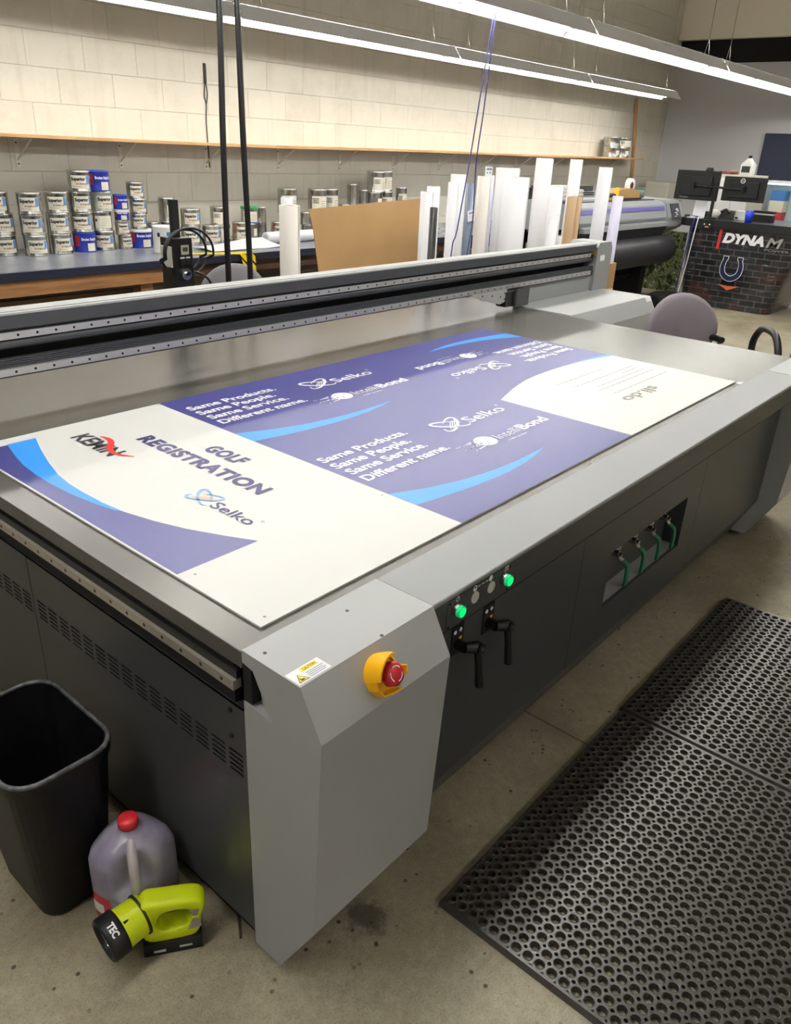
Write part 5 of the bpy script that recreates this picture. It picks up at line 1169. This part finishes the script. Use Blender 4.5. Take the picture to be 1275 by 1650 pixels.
def monitor(y0, y1, z0, z1, label, round_logo, rz=0.0):
    yc = (y0 + y1) / 2; t = thing('computer_monitor', (9.0, yc, z0), label, 'monitor', None, rz, True)
    hw = (y1 - y0) / 2; h = z1 - z0
    m = MB(); m.prism([(0.0, 0.0), (0.03, 0.0), (0.03, h), (0.0, h)], 'y', -hw, hw, MB_) if 0 else m.box(0.0, 0.03, -hw, hw, 0, h, MB_); m.box(-0.02, 0.0, -hw * 0.7, hw * 0.7, h * 0.15, h * 0.8, MB_); m.build('monitor_housing', t, 0.004, LOCAL)
    m = MB(); m.box(0.0301, 0.031, -hw + 0.01, hw - 0.01, 0.012, h - 0.01, mat('screen_dark', (10, 12, 16), 0.1)); m.build('screen', t, 0, LOCAL)
    m = MB()
    if round_logo:
        n = 24; V = []
        for i in range(n): a = 2 * PI * i / n; V += [(-0.021, 0.02 + 0.02 * math.cos(a), h * 0.84 + 0.02 * math.sin(a)), (-0.021, 0.02 + 0.026 * math.cos(a), h * 0.84 + 0.026 * math.sin(a))]
        m.add(V, [(2 * i, 2 * i + 1, (2 * i + 3) % (2 * n), (2 * i + 2) % (2 * n)) for i in range(n)], IWHITE); m.v = [(-0.0215 if True else a, b_, c_) for a, b_, c_ in m.v]
        text(m, 'DELL', (-0.0215, 0.034, h * 0.84 - 0.005), (0, -1, 0), (0, 0, 1), 0.029, 0.010, IWHITE, 0.03)
        m.box(-0.002, 0.0, -hw * 0.98, hw * 0.98, h * 0.74, h * 0.741, MB_)
        for k, (a, b_, c_) in enumerate(m.v): m.v[k] = (a, b_, c_)
    else:
        m.box(-0.002, -0.0003, -hw * 0.62, hw * 0.78, h * 0.84, h * 0.87, BLACKM)
        text(m, 'HYUNDAI', (-0.001, hw * 0.72, h * 0.06), (0, -1, 0), (0, 0, 1), 0.10, 0.016, SILV, 0.02)
    m.build('back_marks', t, 0, LOCAL); return t
monitor(2.582, 3.086, 1.14, 1.455, 'black monitor seen from behind, the left one with a slot along its top', False)
monitor(2.060, 2.530, 1.158, 1.414, 'black monitor seen from behind, the right one with a round white logo', True)
m = MB(); m.cyl((9.01, 2.72, 1.456), (9.01, 2.72, 1.475), 0.045, BLACK, n=20); m.box(8.99, 9.03, 2.69, 2.75, 1.470, 1.49, BLACK); solo(m, 'webcam', (9.01, 2.72, 1.456), 'small round webcam on top of the left monitor', 'webcam')
def cup(x, y, z, r0, r1, h, mt): 
    m = MB(); m.lathe([(0, 0), (r0, 0), (r1, h), (r1 * 0.94, h), (r0 * 0.92, 0.004), (0, 0.004)], (x, y, z), mt, 24); return m
solo(cup(8.88, 2.135, 0.955, 0.036, 0.047, 0.12, BLUEP), 'plastic_cup', (8.88, 2.135, 0.955), 'bright blue plastic cup on the counter below the right monitor', 'cup')
m = MB(); m.box(9.2, 9.3, 1.98, 2.2, 0.955, 1.07, BLACK); m.box(9.19, 9.3, 1.97, 2.21, 1.03, 1.045, OFF); solo(m, 'card_terminal', (9.25, 2.1, 0.955), 'black and white desk machine right of the blue cup', 'machine')
m = MB(); m.box(9.2, 9.3, 2.24, 2.40, 0.955, 1.05, WHITE); m.box(9.195, 9.2, 2.36, 2.39, 0.965, 0.985, BLACK); solo(m, 'white_box', (9.25, 2.3, 0.955), 'small white box on the counter left of the blue cup', 'box')
m = MB(); m.lathe([(0, 0), (0.03, 0), (0.03, 0.07), (0.012, 0.08), (0.012, 0.1), (0, 0.1)], (9.22, 2.42, 0.955), mat('bottle_cream', (214, 214, 190), 0.4), 18); solo(m, 'small_bottle', (9.22, 2.42, 0.955), 'small cream bottle beside the white box', 'bottle')
m = MB(); m.prism([(9.05, 0.955), (9.25, 0.955), (9.25, 1.06), (9.15, 1.04)], 'y', 2.42, 2.55, BLACK) if 0 else m.prism([(9.02, 0.955), (9.2, 0.955), (9.2, 1.05), (9.12, 1.03)], 'y', 2.40, 2.53, BLACK); m.tube(smoothpath([(9.06, 2.42, 1.03), (9.08, 2.47, 1.06), (9.06, 2.52, 1.03)], 4), 0.014, BLACK, 8); solo(m, 'desk_phone', (9.1, 2.47, 0.955), 'black desk phone right of the monitor arm pole', 'phone')
m = MB(); m.box(-0.1, 0.1, -0.07, 0.07, 0, 0.003, PAPER); o = m.build('paper_sheet', None, 0, LOCAL); o.location = (9.12, 2.79, 1.05); o.rotation_euler = (0.25, -1.05, 0.3); tag(o, 'tilted white paper leaning left of the monitor arm pole', 'paper')
m = MB(); m.box(9.15, 9.2, 2.70, 2.86, 0.955, 1.02, BLACK); solo(m, 'paper_stand', (9.17, 2.8, 0.955), 'low black stand behind the tilted white paper', 'stand')
m = MB(); m.lathe([(0, 0), (0.04, 0), (0.055, 0.06), (0.03, 0.10), (0, 0.10)], (9.085, 2.60, 0.955), OFF, 20); solo(m, 'white_mug', (9.085, 2.6, 0.955), 'cream mug right of the monitor pole', 'mug')
m = MB(); m.rings([rrect(8.93, 2.85, 0.03, 0.03, 0.025, 0.955), rrect(8.93, 2.85, 0.03, 0.03, 0.025, 0.975), rrect(8.93, 2.85, 0.018, 0.02, 0.015, 0.985)], BLACK); solo(m, 'computer_mouse', (8.93, 2.87, 0.955), 'black mouse at the left end of the counter', 'mouse')
m = MB(); m.tube(smoothpath([(8.86, 2.68, 0.965), (8.78, 2.66, 0.95), (8.775, 2.67, 0.8), (8.78, 2.70, 0.4), (8.77, 2.74, 0.02)], 6), 0.006, IWHITE, 8); solo(m, 'white_cable', (8.78, 2.68, 0), 'white cable hanging down the counter front', 'cable')
m = MB(); m.tube(smoothpath([(8.86, 2.70, 0.966), (8.782, 2.70, 0.95), (8.775, 2.72, 0.75), (8.775, 2.74, 0.45), (8.77, 2.78, 0.02)], 6), 0.006, mat('cable_blue', (40, 50, 130)), 8); solo(m, 'blue_cable', (8.79, 2.7, 0), 'dark blue cable hanging beside the white one', 'cable')
m = MB(); m.box(8.84, 9.0, 2.665, 2.82, 0.956, 0.962, PAPER); solo(m, 'paper_pile', (8.9, 2.77, 0.955), 'flat white papers at the left front edge of the counter', 'paper')
# things behind the counter
t = thing('back_cabinet', (10.2, 2.6, 0), 'low white cabinet behind the counter', 'cabinet'); MB().box(9.9, 10.5, 2.52, 3.1, 0, 1.42, mat('cabinet_white', (206, 202, 192), 0.5)).build('cabinet_body', t)
for k in range(3): MB().box(9.893, 9.9, 2.53 + 0.19 * k, 2.71 + 0.19 * k, 0.05, 1.38, WHITE).build('door', t)
m = MB(); jz = 1.42
m.rings([rrect(10.1, 2.66, 0.075, 0.075, 0.03, jz), rrect(10.1, 2.66, 0.078, 0.078, 0.03, jz + 0.12), rrect(10.1, 2.66, 0.04, 0.04, 0.03, jz + 0.17), rrect(10.1, 2.66, 0.025, 0.025, 0.02, jz + 0.19)], mat('jug_clear', (206, 206, 200), 0.25)); m.cyl((10.1, 2.66, jz + 0.19), (10.1, 2.66, jz + 0.22), 0.022, BLACK, n=14); m.box(10.02, 10.021, 2.61, 2.71, jz + 0.03, jz + 0.1, DK)
solo(m, 'solvent_jug', (10.1, 2.66, jz), 'clear square jug with black cap on the white cabinet behind the monitors', 'jug')
m = MB(); m.box(9.95, 10.2, 2.8, 2.95, jz, jz + 0.03, mat('dull_red', (120, 50, 50))); m.box(9.95, 10.1, 2.78, 2.84, jz + 0.03, jz + 0.045, KRAFT); solo(m, 'small_box', (10.05, 2.87, jz), 'flat red and tan boxes beside the clear jug', 'box')
m = MB(); m.box(11.6, 12.19, 4.25, 4.62, 0, 1.24, mat('beige_locker', (196, 194, 182), 0.5)); m.box(11.595, 11.6, 4.27, 4.6, 0.05, 1.2, mat('beige_door', (188, 186, 174), 0.5)); m.cyl((11.594, 4.42, 1.02), (11.585, 4.42, 1.02), 0.015, STEEL, n=12)
solo(m, 'beige_locker', (11.9, 4.4, 0), 'beige metal cabinet in the far room corner', 'cabinet')
m = MB(); m.box(XW - 0.04, XW, 2.3, 3.20, 1.345, 1.955, mat('panel_navy', (24, 32, 58), 0.5)); solo(m, 'wall_panel', (XW, 2.8, 1.35), 'dark navy blue panel mounted on the grey wall', 'panel')
t = thing('display_case', (11.1, 2.4, 0), 'pale lit display case at the right edge behind the monitors', 'display case')
m = MB(); m.box(11.0, 11.35, 1.9, 2.72, 0.0, 0.66, WHITE); m.box(11.3, 11.35, 1.9, 2.72, 0.66, 1.33, mat('pale_aqua', (190, 214, 214), 0.4)); m.box(11.0, 11.35, 2.70, 2.72, 0.66, 1.33, WHITE); m.box(11.0, 11.35, 1.9, 2.72, 1.33, 1.36, WHITE); m.build('case_body', t)
m = MB(); m.box(11.02, 11.06, 1.95, 2.68, 1.315, 1.33, mat('case_lamp', (235, 245, 250), 0.5, emit=5.0)); m.build('case_lamp', t)
m = MB(); m.box(11.05, 11.25, 2.42, 2.6, 1.12, 1.24, mat('carton_blue', (60, 110, 170))); solo(m, 'blue_carton', (11.15, 2.5, 1.12), 'blue carton, upper one in the lit display case', 'box')
m = MB(); m.box(11.05, 11.25, 2.42, 2.6, 0.98, 1.12, LABC); m.box(11.05, 11.25, 2.42, 2.6, 0.66, 0.82, LABC); m.box(11.05, 11.25, 2.42, 2.6, 0.82, 0.98, mat('carton_red', (190, 50, 60))); solo(m, 'stacked_cartons', (11.15, 2.5, 0.66), 'red and cream cartons under the blue carton', 'box')
chair('office_chair', 9.95, 3.65, math.radians(90), 1.07, 'dark grey office chair left of the monitors behind the counter', mat('dark_grey_fabric', (62, 62, 68), 0.8), 0.2)
m = MB(); m.rings([[(7.9 + 0.22 * math.cos(a), 2.45 + 0.2 * math.sin(a), 0.0) for a in [2 * PI * i / 20 for i in range(20)]], [(7.9 + 0.3 * math.cos(a), 2.45 + 0.26 * math.sin(a), 0.2) for a in [2 * PI * i / 20 for i in range(20)]], [(7.9 + 0.27 * math.cos(a), 2.45 + 0.23 * math.sin(a), 0.22) for a in [2 * PI * i / 20 for i in range(20)]]], BLACK, True)
solo(m, 'black_tub', (7.9, 2.45, 0), 'low black rounded tub on the floor under the jungle print', 'tub')

# drop helper properties used while building
for o in bpy.data.objects:
    if '_loc' in o.keys(): del o['_loc']
